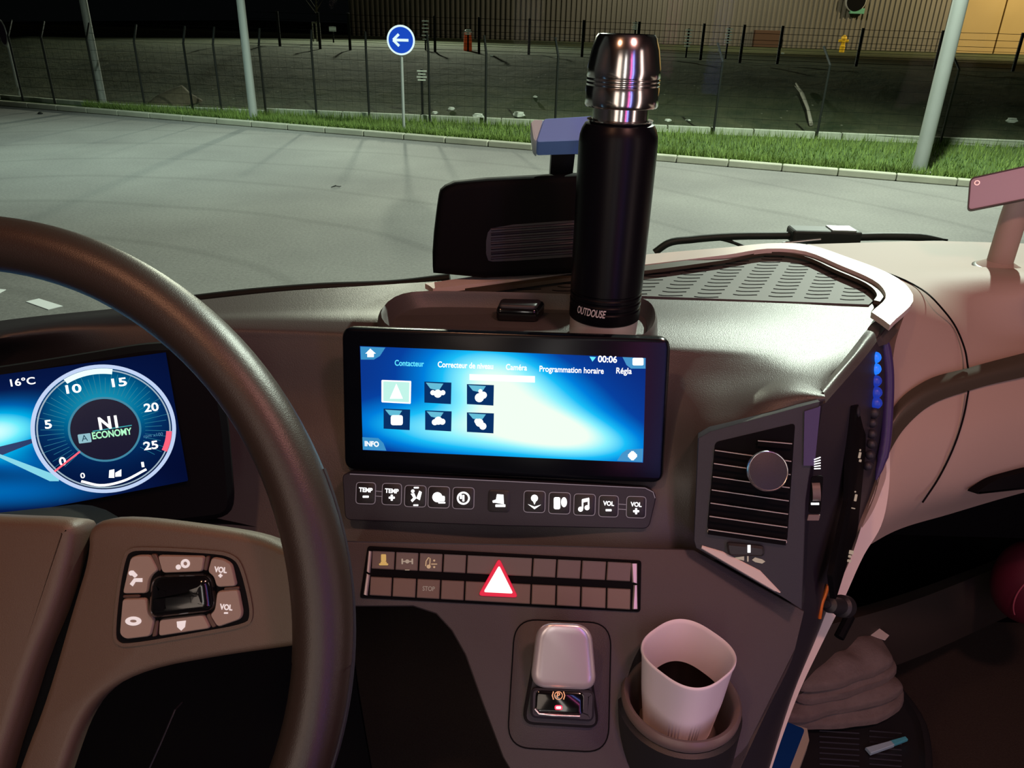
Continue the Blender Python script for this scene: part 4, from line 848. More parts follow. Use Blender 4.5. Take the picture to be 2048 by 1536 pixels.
# round magnetic holder clipped on the vent
dc = W(1536, 942, .705); DF = Fr(dc, Rv, Uv + .15 * Fv)
mg = thing('magnetic_mount', 'round black magnetic phone mount with a chrome rim on the vent', 'phone mount', fr=DF)
m_ = MB(); m_.lathe([(.0185, -.004), (.0187, 0), (.0178, .001), (.0172, .0006)], 56); m_.build('chrome_rim', M['chrome'], mg, smooth=60)
m_ = MB(); m_.lathe([(.0174, -.003), (.0174, .0007), (.016, .0011)], 48); m_.build('pad', M['side'], mg, smooth=40)
m_ = MB(); m_.lathe([(.006, -.034), (.006, -.004)], 20); m_.build('clip_stem', M['vdark'], mg, smooth=40)

# ================================================================== SIDE OF THE TOWER: rail, beads, switches
TS = fr_pts(W(1700, 1000, .835), W(1745, 975, .93), W(1703, 800, .82))
sd = thing('side_switch_rail', 'narrow black switch rail on the side of the centre tower', 'switch rail', fr=TS)
m_ = MB(); pillow(m_, rnd(pxl(TS, [(1700, 812), (1728, 800), (1728, 900), (1712, 1060), (1690, 1130), (1668, 1200), (1662, 1150), (1694, 1000)]), .003), [(0, -.004), (0, .0012), (.001, .002)]); m_.build('rail', M['vdark'], sd, smooth=40)
m_ = MB(); u, v = TS.loc(1712, 822); m_.lathe([(.006, 0), (.0065, .002), (.004, .004)], 20, (u, v, .001)); m_.build('rail_cap', M['side'], sd, smooth=50)
for grp in (((1716, 900, 2, 4), (1715, 910, 4, 12), (1716, 921, 4, 5)), ((1706, 983, 2, 3), (1707, 995, 4, 14), (1702, 1016, 7, 2)), ((1698, 1104, 8, 8), (1695, 1112, 5, 5), (1694, 1121, 7, 5))):
    m_ = MB()
    for (x, y, w_, h_) in grp: m_.prism(pxl(TS, rrect(x, y, w_, h_, 1, .2)), .002, .0026)
    m_.build('switch_icon', M['edim'], sd)
bd = thing('beaded_strip', 'row of glowing blue beads on a purple strip beside the tower', 'light strip', loc=W(1760, 900, .93))
q = [W(1766, 668, .91), W(1776, 740, .92), W(1775, 820, .925), W(1768, 900, .925), W(1752, 960, .925)]
m_ = MB(); m_.tube(catmull(q, 5), [.002, .005] + [.0065] * 15 + [.005, .0045, .003, .001], 10); m_.build('purple_strip', M['purple'], bd, smooth=60, world=True)
for k, (x, y) in enumerate(((1750, 715), (1750, 738), (1751, 762), (1752, 785), (1752, 806), (1748, 826), (1745, 846), (1744, 868), (1743, 888), (1740, 910), (1736, 932))):
    c_ = W(x, y, .885); m_ = MB(); r_ = .0068 if k < 6 else .0055
    m_.lathe([(r_ * math.sin(t), -r_ * math.cos(t)) for t in np.linspace(.15, PI - .15, 8)], 14, tuple(c_)); m_.build('bead', M['eblue'] if k < 2 else (M['eblued'] if k < 5 else M['side']), bd, smooth=60, world=True)

# ================================================================== FLASK
Bp = G(1205, 668, DT + .0045)
def hb_(y): # height on the flask axis seen at pixel row y
    lo, hi = -.05, .6
    for _ in range(40):
        mid = (lo + hi) / 2
        if proj(Bp + up * mid)[1] > y: lo = mid
        else: hi = mid
    return lo
def rad(px0, px1, y): h = hb_(y); d = (Bp + up * h - CAM) @ Fv; return (px1 - px0) / 2 / FPX * d
fl = thing('vacuum_flask', 'tall matt black vacuum flask with a steel cap in the dash tray', 'flask', loc=Bp)
Hs = hb_(631); rb = rad(1135, 1274, 640)
m_ = MB(); m_.lathe([(rb * .9, 0), (rb * .97, .002), (rb * .97, Hs)], 72); m_.build('steel_base', M['satin'], fl, smooth=40)
H1 = hb_(285); H2 = hb_(243); rt_ = rad(1140, 1297, 300); g = [hb_(y) for y in (606, 592, 579)]
pr_ = [(rb * .95, Hs - .001), (rb * 1.0, Hs + .001)]
for z_ in g: pr_ += [(rb * 1.005, z_ - .0022), (rb * .975, z_ - .001), (rb * .975, z_ + .001), (rb * 1.005, z_ + .0022)]
rn = rad(1168, 1283, 236)
pr_ += [(rt_, H1 - .02), (rt_, H1), (rt_ * .985, lerp(H1, H2, .35)), (rt_ * .94, lerp(H1, H2, .65)), (rt_ * .87, lerp(H1, H2, .9)), (rn * 1.02, H2), (rn, H2 + .0005)]
m_ = MB(); m_.lathe(pr_, 72); m_.build('body', M['bottle'], fl, smooth=40)
H3 = hb_(213); m_ = MB(); rl = rad(1153, 1297, 238)
m_.lathe([(rn, H2 - .001), (rl * .9, H2 + .0005), (rl * .92, H2 + .002), (rn * .98, H2 + .003), (rn * .98, H3 + .001)], 64); m_.build('neck', M['steel'], fl, smooth=40)
H4 = hb_(68) ; rc = rad(1153, 1299, 205); rtop = rad(1172, 1296, 80) * .98; m_ = MB(); Hc = H4 - H3
m_.lathe([(rn * .9, H3 + .001), (rc * .97, H3), (rc * 1.005, H3 + .002), (rc, H3 + .12 * Hc)] + sum([[(rc * 1.0, H3 + q * Hc), (rc * .985, H3 + (q + .012) * Hc), (rc * .985, H3 + (q + .022) * Hc), (rc * 1.0, H3 + (q + .035) * Hc)] for q in (.28, .335, .39)], []) + [(rc * .985, H3 + .55 * Hc), (lerp(rc, rtop, .5), H3 + .8 * Hc), (rtop, H3 + .96 * Hc), (rtop * .93, H4), (rtop * .85, H4 - .002), (rtop * .2, H4 - .003)], 80); m_.build('cap', M['steel'], fl, smooth=40)
# lettering wrapped round the foot of the flask
tz = hb_(624) + .0105; t_o = text('lettering', 'OUTDOUSE', mat('print_grey', (.62, .62, .64), .5), fl, 0, 0, .0085, 0, .034, ext=.0001, shear=.25, bold=.02)
a0 = math.atan2(-Bp[1], -Bp[0]) ; c_px = 1178; a_off = (c_px - 1205) / FPX * .86 / rb
rr_ = rb * 1.006
for v_ in t_o.data.vertices:
    a = a0 + a_off + v_.co.x / rr_; v_.co = Vector(((rr_ + v_.co.z) * math.cos(a), (rr_ + v_.co.z) * math.sin(a), tz + v_.co.y))
t_o.name = 'lettering'
# small black box lying in the tray
bb = Fr(G(1043, 640, DT + .004), Rv * [1, 1, 0], np.array([0, 1., 0])); bk = thing('black_case', 'small dark glossy case lying in the tray left of the flask', 'case', fr=bb)
m_ = MB(); pillow(m_, rnd([(-.030, -.008), (.018, -.010), (.028, .016), (-.026, .016)], .006), [(.003, 0), (0, .004), (0, .014), (.002, .017), (.006, .018)], lambda u, v: .1 * v); m_.build('case_body', M['gloss'], bk, smooth=60)
m_ = MB(); pillow(m_, rnd([(-.027, -.006), (.016, -.008), (.023, .012), (-.024, .012)], .005), [(0, .016), (0, .0195), (.002, .021)], lambda u, v: .1 * v); m_.build('case_lid', M['dark'], bk, smooth=60)

# ================================================================== BLACK HOUSING AT THE WINDSCREEN
HF = fr_pts(W(905, 545, 1.0), W(1240, 520, 1.02), W(935, 375, .97))
hs = thing('black_housing', 'black rounded housing with dark slats standing behind the flask', 'housing', fr=HF)
q = chaikin(pxl(HF, [(867, 562), (866, 500), (878, 400), (884, 378), (920, 362), (1150, 350), (1270, 345), (1288, 365), (1284, 520), (1272, 540)]), 1)
m_ = MB(); pillow(m_, q, [(.004, -.06), (0, -.055), (0, -.004), (.004, 0), (.010, .0)]); m_.build('housing_shell', M['vdark'], hs, smooth=50)
q2 = chaikin(pxl(HF, [(972, 520), (972, 470), (985, 452), (1150, 440), (1250, 434), (1250, 506), (1150, 513), (990, 524)]), 1)
m_ = MB(); m_.prism(q2, 0, .001); m_.build('slat_panel', M['dark'], hs)
m_ = MB()
for k in range(7):
    a = HF.loc(982, 459 + k * 9.5); b = HF.loc(1245, 441 + k * 9.5); m_.tube([(*a, .001), (*b, .001)], .0019, 6)
m_.build('slats', mat('slat_purple_black', (.012, .009, .02), .5), hs, smooth=60)

# ================================================================== BLUE BOX, TABLET
def cambox(name, label, cat, quad, dep, mt, th, r=.004, endm=None):
    o = W(quad[3][0], quad[3][1], dep[3]); f_ = fr_pts(o, W(quad[2][0], quad[2][1], dep[2]), W(quad[0][0], quad[0][1], dep[0])); t_ = thing(name, label, cat, fr=f_)
    m_ = MB(); pillow(m_, rnd(pxl(f_, quad), r), [(.001, -th), (0, -th + .001), (0, -.001), (.001, 0)]); m_.build('case', mt, t_, smooth=40); return t_, f_
bt_, bf_ = cambox('toll_badge', 'blue wedge-shaped box at the windscreen, left of the flask neck', 'badge', [(1088, 237), (1190, 231), (1190, 279), (1073, 283)], [.96, .96, .95, .95], M['bluebox'], .03)
m_ = MB(); q0 = pxl(bf_, [(1088, 237), (1073, 283), (1066, 276), (1061, 243), (1068, 236)]); pillow(m_, rnd(q0, .002), [(.001, -.034), (0, -.031), (0, -.004), (.001, -.002)]); m_.build('pale_end', M['bluelt'], bt_, smooth=40)
m_ = MB(); m_.box((.02, .005, -.30), (.05, .02, -.02)); sk = m_.build('windscreen_bracket', M['dark'], bt_)
tb, tf = cambox('tablet', 'thin mauve tablet with rounded corners at the right edge of the picture', 'tablet', [(1941, 357), (2100, 322), (2100, 388), (1936, 421)], [1.06, 1.02, 1.02, 1.06], M['tabl'], .008, .006)
m_ = MB(); q = rnd(pxl(tf, [(1941, 357), (2100, 322), (2100, 388), (1936, 421)]), .006); ring_strip(m_, inset(q, -.0008), inset(q, .0008), -.007, .0012); m_.build('rim', M['dark'], tb)
m_ = MB(); u, v = tf.loc(1954, 366); ring_strip(m_, disc(u, v, .0035), disc(u, v, .0022), 0, .001); m_.build('camera_ring', M['chrome'], tb)
pt = W(2064, 372, 1.045); g0 = np.array([pt[0] + .006, pt[1] + .028, pz]); ts_ = thing('tablet_stand', 'beige cylindrical stand under the mauve tablet at the right edge', 'stand', loc=g0)
hh = float(pt[2] - g0[2]); m_ = MB(); m_.lathe([(.030, 0), (.031, .004), (.017, .012), (.017, hh * .6), (.015, hh)], 32); m_.build('stand_column', M['beige'], ts_, smooth=40)
m_ = MB(); m_.tube([(0, 0, hh - .005), (-.003, -.02, hh)], .007, 12); m_.build('clamp', M['dark'], ts_, smooth=40)
m_ = MB(); m_.lathe([(.034, -.001), (.034, .003), (.03, .005)], 32); m_.build('stand_base', M['decor'], ts_, smooth=40)

# ================================================================== WIPERS (outside the glass)
Y0 = 1.33
def yw(x, y, Y=Y0): return Yp(x, y, Y)
wp = thing('wiper', 'black windscreen wiper with a wide hinge block, beyond the beige dash', 'wiper', loc=yw(1650, 475))
m_ = MB(); m_.tube(catmull([yw(1309, 505), yw(1335, 487), yw(1385, 479), yw(1440, 474), yw(1580, 471)], 5), .0065, 10); m_.build('wiper_arm', M['fence'], wp, smooth=60, world=True)
m_ = MB(); a, b = yw(1576, 482), yw(1718, 459); m_.box((a[0], Y0 - .02, a[2]), (b[0], Y0 + .02, b[2])); m_.build('hinge_block', M['fence'], wp, world=True, bevel=.004)
m_ = MB(); a, b = yw(1656, 461), yw(1706, 456); m_.box((a[0], Y0 - .018, a[2]), (b[0], Y0 + .015, b[2])); m_.build('block_cap', M['chrome'], wp, world=True, bevel=.001)
m_ = MB(); m_.tube(catmull([yw(1715, 474), yw(1780, 473), yw(1850, 475), yw(1895, 480)], 5), [.007] * 10 + [.006, .005, .004, .003, .002, .002], 8); m_.build('wiper_blade', M['fence'], wp, smooth=60, world=True)
m_ = MB(); m_.tube(catmull([yw(1380, 480), yw(1440, 478), yw(1475, 488), yw(1500, 500)], 5), .003, 8); m_.build('hose', M['fence'], wp, smooth=60, world=True)
m_ = MB(); m_.tube([yw(1565, 487, 1.31), yw(1641, 479, 1.31)], .0028, 8); m_.build('silver_rod', M['chrome'], wp, smooth=60, world=True)
wp = thing('wiper', 'long thin black wiper blade lying low along the left dash edge', 'wiper', loc=yw(640, 580, 1.2))
m_ = MB(); m_.tube(catmull([Yp(300, 610, 1.2), Yp(500, 586, 1.2), Yp(640, 575, 1.2), Yp(800, 568, 1.2), Yp(900, 556, 1.2)], 5), .008, 8); m_.build('wiper_blade', M['fence'], wp, smooth=60, world=True)

# ================================================================== INSTRUMENT CLUSTER
ic = thing('instrument_cluster', 'blue lit digital instrument cluster with a round rev counter', 'instrument display', fr=CL)
def c(x, y): return CL.loc(x, y)
RD = .0606
q = pxl(CL, [(-400, 805), (330, 706), (375, 962), (-400, 1110)]); m_ = MB(); m_.prism(q, -.006, 0)
def cblob(x, y, a, b, rot, amp): u, v = c(x, y); return (u, v, a, b, math.radians(rot), amp)
cm = display_mat('cluster_glow', [cblob(-20, 865, .045, .020, 0, .95), cblob(20, 920, .06, .012, -18, .22), cblob(-10, 985, .09, .016, -8, .30), cblob(120, 820, .12, .05, 0, .10)],
 [(0, (.001, .003, .025)), (.1, (.002, .010, .07)), (.3, (.0, .12, .42)), (.55, (.0, .42, .80)), (.8, (.15, .85, .98)), (1., (.6, 1., 1.))], 1.)
m_.build('display', cm, ic)
face = display_mat('dial_teal', [(0, .020, .046, .036, 0, 1.0)], [(0, (.001, .006, .045)), (.3, (.001, .03, .13)), (.6, (.0, .14, .30)), (1., (.01, .30, .46))], 1.)
m_ = MB(); m_.prism(disc(0, 0, RD * .97, 80), 0, .0006); m_.build('dial_face', face, ic)
m_ = MB(); ring_strip(m_, disc(0, 0, RD, 96), disc(0, 0, RD * .945, 96), .0004, .0012); m_.build('dial_ring', emis('ring_blue_white', (.55, .68, .95), .95), ic)
m_ = MB(); ring_strip(m_, disc(0, 0, RD * .925, 96), disc(0, 0, RD * .905, 96), .0006, .0010); m_.build('inner_ring', emis('ring_thin', (.6, .8, .95), .55), ic)
def arc(r0, r1, a0, a1, n=24): return [(r1 * math.cos(t), r1 * math.sin(t)) for t in np.linspace(a0, a1, n)] + [(r0 * math.cos(t), r0 * math.sin(t)) for t in np.linspace(a1, a0, n)]
def rad_(x, y): u, v = c(x, y); return math.atan2(v, u)
m_ = MB(); m_.prism(arc(RD * .86, RD * .94, rad_(136, 768), rad_(225, 742)), .0008, .0013); m_.build('economy_band', emis('band_mint', (.75, 1, .95), 1.15), ic)
m_ = MB(); m_.prism(arc(RD * .86, RD * .94, rad_(337, 862), rad_(332, 902), 10), .0008, .0013); m_.build('red_band', emis('band_red', (1, .12, .2), 1.), ic)
ym = emis('ray_teal', (.03, .38, .55), .55); m_ = MB()
for k in range(46):
    a = math.radians(-38 + k * 256 / 45); d_ = np.array([math.cos(a), math.sin(a)]); ln = .80 + .07 * ((k * 7) % 3); stroke(m_, [tuple(d_ * RD * .56), tuple(d_ * RD * ln)], .00035, .0006, .0008)
m_.build('dial_rays', ym, ic)
m_ = MB(); m_.prism(disc(0, 0, RD * .50, 64), .0008, .0011); m_.build('centre_disc', emis('centre_navy', (.002, .004, .022), 1), ic)
m_ = MB(); ring_strip(m_, disc(0, 0, RD * .505, 64), disc(0, 0, RD * .475, 64), .0011, .0014); m_.build('centre_ring', emis('centre_ring_blue', (.06, .33, .5), .7), ic)
m_ = MB(); u0, v0 = c(152, 910); u1, v1 = c(110, 942); stroke(m_, [(u0 + .004, v0 + .003), (u1, v1)], .0016, .0013, .0018); m_.build('needle', emis('needle_red', (1, .1, .15), 1.3), ic)
for t_, x, y in (('0', 126, 923), ('5', 97, 849), ('10', 148, 778), ('15', 239, 765), ('20', 303, 815), ('25', 302, 891)): tx('dial_number', t_, M['etext'], ic, CL, x, y, 17, 12 if len(t_) == 1 else 27, d=.72, h=.0013, bold=.03)
tx('gear_text', 'N1', M['etext'], ic, CL, 217, 846, 25, 34, d=.72, h=.0015, bold=.04); tx('economy_text', 'ECONOMY', M['egrn'], ic, CL, 225, 867, 14, 72, d=.72, h=.0015, bold=.03)
tx('unit_text', 'rpm x100', emis('unit_blue', (.1, .35, .6), .6), ic, CL, 307, 870, 7, 36, d=.72, h=.0013); tx('temperature_text', '16°C', M['etext'], ic, CL, 46, 764, 14, 42, d=.72, h=.0005, bold=.02)
m_ = MB(); u, v = c(170, 876); m_.prism(rrect(u, v, .0105, .0085, .001), .0013, .0017); m_.build('mode_box', emis('mode_pale', (.35, .65, .75), .8), ic); tx('mode_letter', 'A', emis('mode_dark', (.01, .06, .1), 1), ic, CL, 170, 876, 13, 11, d=.72, h=.0017)
m_ = MB(); stroke(m_, [c(186, 862), c(264, 850)], .0008, .0013, .0016); m_.build('divider_line', emis('divider_cyan', (.05, .5, .55), .8), ic)
m_ = MB(); stroke(m_, [c(*p) for p in catmull([(163, 962), (200, 970), (245, 962), (293, 938)], 5)], .0022, .0008, .0013); m_.build('level_bar', M['etext'], ic)
m_ = MB(); m_.prism(pxl(CL, [(219, 940), (229, 938), (229, 955), (218, 955)]), .0008, .0013); m_.prism(pxl(CL, [(231, 945), (243, 938), (243, 952), (231, 953)]), .0008, .0013); m_.build('fuel_icon', M['etext'], ic)
for t_, x, y in (('0', 166, 951), ('1', 286, 929)): tx('level_number', t_, M['etext'], ic, CL, x, y, 11, 8 if t_ == '0' else 5, d=.72, h=.0013, bold=.02)
m_ = MB(); m_.prism(pxl(CL, [(0, 908), (118, 952), (118, 962), (100, 962), (0, 915)]), .0003, .0006); m_.prism(pxl(CL, [(-200, 880), (0, 893), (70, 876), (70, 884), (0, 912), (-200, 940)]), .0002, .0003, 1); m_.build('road_lines', [emis('line_cyan', (.25, .75, .9), .9), emis('band_dark', (.0, .03, .13), 1)], ic)

# ================================================================== STEERING WHEEL
WH = fr_ang(np.array([-.326, .344, 2.6 - .331]), -.091, .473, 0.)
sw = thing('steering_wheel', 'large brown-lit leather steering wheel filling the lower left', 'steering wheel', fr=WH)
m_ = MB(); n1, n2 = 128, 20; rg = []
for k in range(n1 + 1):
    a = 2 * PI * k / n1; ca, sa = math.cos(a), math.sin(a); R_ = .225
    fat = 1 + .06 * math.exp(-((a - .25) / .25) ** 2)
    rg.append([((R_ + .0162 * fat * math.cos(t)) * ca, (R_ + .0162 * fat * math.cos(t)) * sa, .0185 * math.sin(t)) for t in np.linspace(0, 2 * PI, n2 + 1)[:-1]])
m_.rings(rg, False, False); m_.build('rim', M['leather'], sw, smooth=80)
m_ = MB(); q = [(.2412 * math.cos(a), .2412 * math.sin(a), -.003) for a in np.linspace(-.9, .46, 40)]; m_.tube(q, .0016, 6); m_.build('rim_seam', M['side'], sw, smooth=60)
h0 = -.022
sp = [(172, 1048), (240, 1036), (420, 1058), (520, 1075), (575, 1100), (640, 1130), (650, 1240), (620, 1290), (560, 1298), (430, 1316), (290, 1342), (205, 1385), (160, 1440), (125, 1536), (80, 1680), (-12, 1680), (38, 1523), (87, 1401), (140, 1216), (172, 1115)]
m_ = MB(); pillow(m_, chaikin(pxl(WH, sp, -.01), 2), [(.006, -.03), (0, -.024), (0, -.014), (.002, -.0105), (.005, -.010)]); m_.build('spoke', M['wheelpl'], sw, smooth=60)
m_ = MB(); m_.prism(pxl(WH, [(-300, 1060), (190, 1060), (230, 1340), (110, 1540), (60, 1680), (-300, 1680)], -.02), -.03, -.0245); m_.build('spoke_core', M['vdark'], sw)
# raised grip area of the spoke to the right of the pad
hp = [(-420, 1015), (0, 1036), (120, 1040), (148, 1050), (148, 1080), (113, 1209), (61, 1331), (29, 1436), (-4, 1536), (-40, 1680), (-420, 1680)]
m_ = MB(); pillow(m_, chaikin(pxl(WH, hp, -.006), 1), [(.002, -.03), (0, -.02), (0, -.010), (.0015, -.0065), (.004, -.0050), (.007, -.0045)]); m_.build('airbag_cover', M['wheelpl'], sw, smooth=60)
m_ = MB(); m_.lathe([(.055, -.12), (.06, -.03)], 30); m_.build('column_shroud', M['vdark'], sw, smooth=50)
PZ = -.0098
fo_p = [(252, 1118), (262, 1102), (285, 1097), (430, 1104), (462, 1112), (480, 1130), (497, 1195), (501, 1232), (490, 1250), (400, 1266), (260, 1290), (240, 1284), (232, 1268), (240, 1180)]
m_ = MB(); m_.prism(chaikin(pxl(WH, fo_p, PZ), 2), PZ - .002, PZ + .0006); m_.build('pad_recess', M['vdark'], sw)
m_ = MB(); q = chaikin(pxl(WH, scaled(fo_p, 1.05), PZ), 2); ring_strip(m_, q, inset(q, .002), PZ - .001, PZ + .0009); m_.build('pad_edge', M['wheelpl'], sw, smooth=40)
btn = {'phone': [(262, 1115), (275, 1110), (302, 1110), (318, 1140), (306, 1148), (299, 1160), (296, 1186), (246, 1187)],
 'cycle': [(316, 1110), (410, 1112), (406, 1143), (326, 1146)], 'louder': [(424, 1114), (448, 1118), (464, 1128), (474, 1172), (434, 1174), (428, 1152), (416, 1144)],
 'quieter': [(435, 1182), (477, 1178), (486, 1225), (482, 1238), (436, 1254), (420, 1228), (430, 1220)], 'assist': [(320, 1238), (408, 1228), (422, 1256), (318, 1272)],
 'camera': [(246, 1197), (294, 1196), (298, 1226), (310, 1238), (302, 1272), (252, 1278), (240, 1268)]}
for k, p in btn.items():
    m_ = MB(); q = rnd(pxl(WH, p, PZ + .002), .0022, 3); pillow(m_, q, [(0, PZ), (0, PZ + .0022), (.0006, PZ + .003)]); b_ = m_.build('pad_button', M['padbtn'], sw, smooth=40)
    zz = PZ + .003; cx_ = sum(a for a, _ in p) / len(p); cy_ = sum(b for _, b in p) / len(p); m_ = MB(); A = lambda pts: m_.prism(pxl(WH, pts, zz), zz, zz + .0004)
    if k in ('louder', 'quieter'):
        u, v = WH.loc(cx_, cy_ - 3, zz); text('label', 'VOL', M['epad'], b_, u, v, .0032, zz, .0075, bold=.05); A(rrect(cx_, cy_ + 8, 8, 3, 1)); 
        if k == 'louder': A(rrect(cx_, cy_ + 8, 3, 8, 1))
    elif k == 'phone': A(rrect(268, 1148, 14, 8, 2, .8)); A(disc(263, 1146, 5)); stroke(m_, pxl(WH, [(263, 1170), (270, 1160), (285, 1160)], zz), .0022, zz, zz + .0004)
    elif k == 'cycle': A(disc(357, 1134, 5)); ring_strip(m_, pxl(WH, disc(371, 1127, 9), zz), pxl(WH, disc(371, 1127, 4), zz), zz, zz + .0004)
    elif k == 'assist': A([(354, 1243), (372, 1241), (370, 1254), (363, 1261), (355, 1254)])
    else: ring_strip(m_, pxl(WH, disc(267, 1242, 16, 24, 9), zz), pxl(WH, disc(267, 1242, 7, 24, 3), zz), zz, zz + .0004)
    m_.build('icon', M['epad'], b_)
for p in ([(302, 1108), (312, 1108), (325, 1136), (319, 1144)], [(412, 1112), (420, 1112), (414, 1142), (407, 1140)], [(412, 1230), (419, 1226), (434, 1252), (425, 1256)], [(312, 1240), (318, 1240), (314, 1272), (304, 1274)], [(246, 1190), (280, 1189), (280, 1195), (246, 1196)], [(448, 1175), (478, 1173), (479, 1180), (448, 1182)]):
    m_ = MB(); pillow(m_, rnd(pxl(WH, p, PZ + .002), .001, 2), [(0, PZ), (0, PZ + .002), (.0004, PZ + .0024)]); m_.build('divider', mat('divider_brown', (.07, .035, .025), .5), sw, smooth=40)
m_ = MB(); q = rnd(pxl(WH, [(304, 1150), (425, 1146), (434, 1222), (298, 1238)], PZ + .003), .007, 6); pillow(m_, q, [(0, PZ), (0, PZ + .003), (.0012, PZ + .0055), (.004, PZ + .0075), (.008, PZ + .0085), (.012, PZ + .0088)]); m_.build('touch_pad', M['gloss'], sw, smooth=60)

# ================================================================== FOOTWELL
ep = patch('sill_panel', [[(1560, 1275, 1.20), (1800, 1210, 1.42), (2100, 1095, 1.7), (2300, 1030, 1.85)], [(1560, 1310, 1.21), (1800, 1270, 1.43), (2100, 1160, 1.7), (2300, 1095, 1.86)], [(1560, 1400, 1.25), (1800, 1328, 1.47), (2100, 1200, 1.76), (2300, 1140, 1.9)]], M['panel'], None, .03, 6, 4)
tag(ep, 'dark brown raised panel running across the passenger footwell', 'panel')
tc_ = G(1700, 1500, 1.55)
# tunnel console with ribbed tray
TR = Fr(G(1560, 1470, 1.52), np.array([1., .12, 0]), np.array([-.12, 1., 0])); tr_ = thing('floor_tray', 'black ribbed tray in the footwell, below the grey cloths', 'tray', fr=TR)
tp = chaikin(pxl(TR, [(1380, 1330), (1560, 1290), (1760, 1330), (1845, 1420), (1868, 1500), (1862, 1640), (1380, 1640)]), 2)
m_ = MB(); pillow(m_, tp, [(-.01, -.168), (0, -.03), (0, 0), (.004, .004), (.012, .004), (.018, -.006), (.022, -.008)]); m_.build('tray_body', M['dark'], tr_, smooth=50)
m_ = MB()
for k in range(9):
    for (xa, xb) in ((1640, 1720), (1740, 1805)):
        y = 1455 + k * 11; a = TR.loc(xa, y); b = TR.loc(xb, y + 5)
        if inside(((a[0] + b[0]) / 2, (a[1] + b[1]) / 2), inset(tp, .03)): m_.tube([(*a, -.0075), (*b, -.0075)], .0016, 6)
m_.build('ribs', M['side'], tr_)
# cyan strip
a, b = G(1735, 1505, 1.516), G(1812, 1480, 1.516); CY = Fr(a, b - a, np.cross([0, 0, 1.], b - a)); cy = thing('cyan_pen', 'pale cyan flat pen lying in the ribbed tray', 'pen', fr=CY); Lc = float(np.linalg.norm(b - a))
m_ = MB(); pillow(m_, [(0, -.006), (Lc * .62, -.005), (Lc * .62, .004), (0, .006)], [(0, 0), (0, .005), (.001, .006)]); m_.build('pen_body', mat('pen_pale', (.42, .6, .7), .4), cy)
m_ = MB(); pillow(m_, [(Lc * .6, -.0045), (Lc, -.003), (Lc, .0035), (Lc * .6, .0045)], [(0, .0005), (0, .005), (.001, .0055)]); m_.build('pen_cap', M['cyan'], cy)
# cloths: folded, layered, each one its own piece
def cloth(name, label, px, z0, lift, seed, wrin=.006, th=.006):
    q0 = chaikin([tuple(G(x, y, z0)[:2]) for x, y in px], 2); ccx = sum(p[0] for p in q0) / len(q0); ccy = sum(p[1] for p in q0) / len(q0)
    r_ = np.random.default_rng(seed); ph = r_.uniform(0, 6, 4); rings = []
    def zf(x, y, s_): return z0 + lift * (1 - s_ ** 3) + wrin * (math.sin(x * 38 + ph[0]) * math.cos(y * 30 + ph[1]) + .5 * math.sin((x + y) * 70 + ph[2])) * (1 - .5 * s_)
    for s_ in (1., .985, .95, .85, .7, .5, .3, .12):
        rr = []
        for p in q0:
            x, y = ccx + (p[0] - ccx) * s_, ccy + (p[1] - ccy) * s_
            zz = zf(x, y, s_) + (-th if s_ == 1. else 0) + (.004 if .94 < s_ < .96 else 0); rr.append((x, y, zz))
        rings.append(rr)
    low = [[(p[0], p[1], p[2] - th) for p in r] for r in (rings[1], rings[4], rings[7])]
    m_ = MB(); m_.rings(low[::-1] + rings, True, True); o = m_.build(name, M['towel'], None, smooth=70, loc=(ccx, ccy, z0)); return tag(o, label, 'cloth', 'grey brown cloths piled in the footwell')
cl1 = cloth('folded_cloth', 'lowest grey-brown cloth of the pile, next to the ribbed tray', [(1555, 1400), (1700, 1395), (1790, 1345), (1815, 1395), (1790, 1432), (1700, 1452), (1600, 1458), (1552, 1440)], 1.535, .02, 1)
cl2 = cloth('folded_cloth', 'third grey-brown cloth from the top of the pile', [(1548, 1400), (1620, 1400), (1700, 1385), (1765, 1340), (1800, 1360), (1812, 1385), (1760, 1408), (1680, 1420), (1610, 1440), (1558, 1440)], 1.562, .02, 2)
cl3 = cloth('folded_cloth', 'second grey-brown cloth from the top of the pile', [(1570, 1370), (1640, 1385), (1720, 1350), (1785, 1310), (1800, 1350), (1740, 1375), (1670, 1398), (1600, 1405)], 1.588, .018, 3)
cl4 = cloth('folded_cloth', 'topmost grey-brown cloth of the pile, with the white label', [(1590, 1370), (1610, 1310), (1640, 1280), (1700, 1268), (1755, 1272), (1785, 1310), (1790, 1330), (1730, 1352), (1670, 1378), (1630, 1380)], 1.612, .022, 4, .008)
m_ = MB(); q = [W(1743, 1272, 1.2), W(1758, 1259, 1.21), W(1776, 1272, 1.21), W(1771, 1279, 1.2)]; e0 = np.array(cl4.location); zz = 1.622
q = [G(x, y, zz) - e0 for x, y in ((1740, 1271), (1757, 1257), (1778, 1272), (1770, 1281))]; m_.rings([[tuple(p) for p in q], [tuple(p + [0, 0, .0015]) for p in q]]); m_.build('white_label', M['tagw'], cl4)
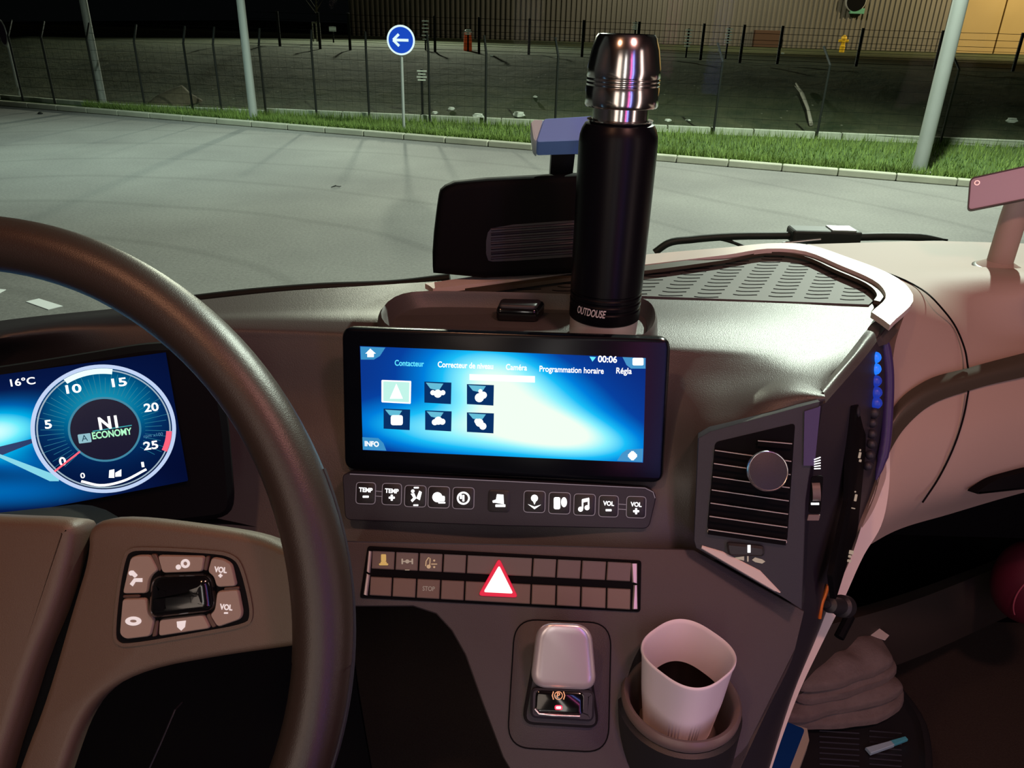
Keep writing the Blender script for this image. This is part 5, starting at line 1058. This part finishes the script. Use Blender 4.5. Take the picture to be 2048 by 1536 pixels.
# blue book
BK = Fr(G(1500, 1530, 1.63), G(1612, 1450, 1.63) - G(1560, 1560, 1.63), G(1500, 1400, 1.63) - G(1500, 1530, 1.63)); 
bp_ = [(1560, 1438), (1610, 1458), (1540, 1640), (1440, 1640)]
bo = thing('blue_book', 'blue covered book with cream pages beside the centre console', 'book', fr=BK)
q = rnd(pxl(BK, bp_), .006); m_ = MB(); m_.prism(q, -.002, 0); m_.build('cover', M['blue'], bo)
m_ = MB(); q2 = pxl(BK, [(1566, 1452), (1612, 1466), (1616, 1490), (1596, 1545), (1560, 1640), (1470, 1640)], -.012); m_.prism(q2, -.024, -.0022); m_.build('pages', M['paper'], bo)
m_ = MB(); m_.prism(inset(q, -.001), -.027, -.0245); m_.build('cover', M['blue'], bo)
# hook knob on the tower edge
hk0, hk1 = W(1650, 1208, .845), W(1690, 1213, .875); KF = Fr(hk0, np.array([0, 0, 1.]), np.cross((hk1 - hk0), np.array([0, 0, 1.]))); d_ = (hk1 - hk0) / np.linalg.norm(hk1 - hk0)
hk = thing('hook_knob', 'black bag hook knob with an orange ring below the tower side', 'hook', loc=hk0)
m_ = MB(); ln = np.linalg.norm(hk1 - hk0); dl = d_ * ln; m_.tube([(0, 0, 0), dl * .15, dl * .2, dl * .75, dl * .8, dl * 1.05, dl * 1.1], [.004, .004, .009, .009, .0125, .0125, .010], 24); m_.build('knob_body', M['dark'], hk, smooth=40)
pl = catmull([W(1656, 1170, .835) - hk0, W(1650, 1190, .838) - hk0, W(1644, 1206, .84) - hk0, W(1641, 1222, .842) - hk0, W(1639, 1236, .845) - hk0], 4); m_ = MB(); m_.tube(pl, .0022, 8); m_.build('orange_ring', M['orange'], hk, smooth=60)
m_ = MB(); q = [W(1700, 1232, .92) - hk0, W(1678, 1275, .91) - hk0]; m_.tube([q[0], q[1]], .006, 8); m_.build('strap', M['vdark'], hk)
# red cover at the right edge
rc_ = W(2064, 1165, 1.45); rd = thing('red_cushion', 'dark red rounded cushion at the right edge of the footwell', 'cushion', loc=rc_)
m_ = MB(); m_.lathe([(.066 * math.sin(t) ** .7, -.078 * math.cos(t)) for t in np.linspace(.02, PI - .02, 20)], 36); m_.build('cushion_body', M['red'], rd, smooth=80)
m_ = MB(); m_.tube([(-.045 * math.cos(t) - .012, -.045, .06 * math.sin(t)) for t in np.linspace(-.7, .7, 14)], .0012, 5); m_.build('stitching', mat('pink_stitch', (.5, .1, .15), .6), rd)
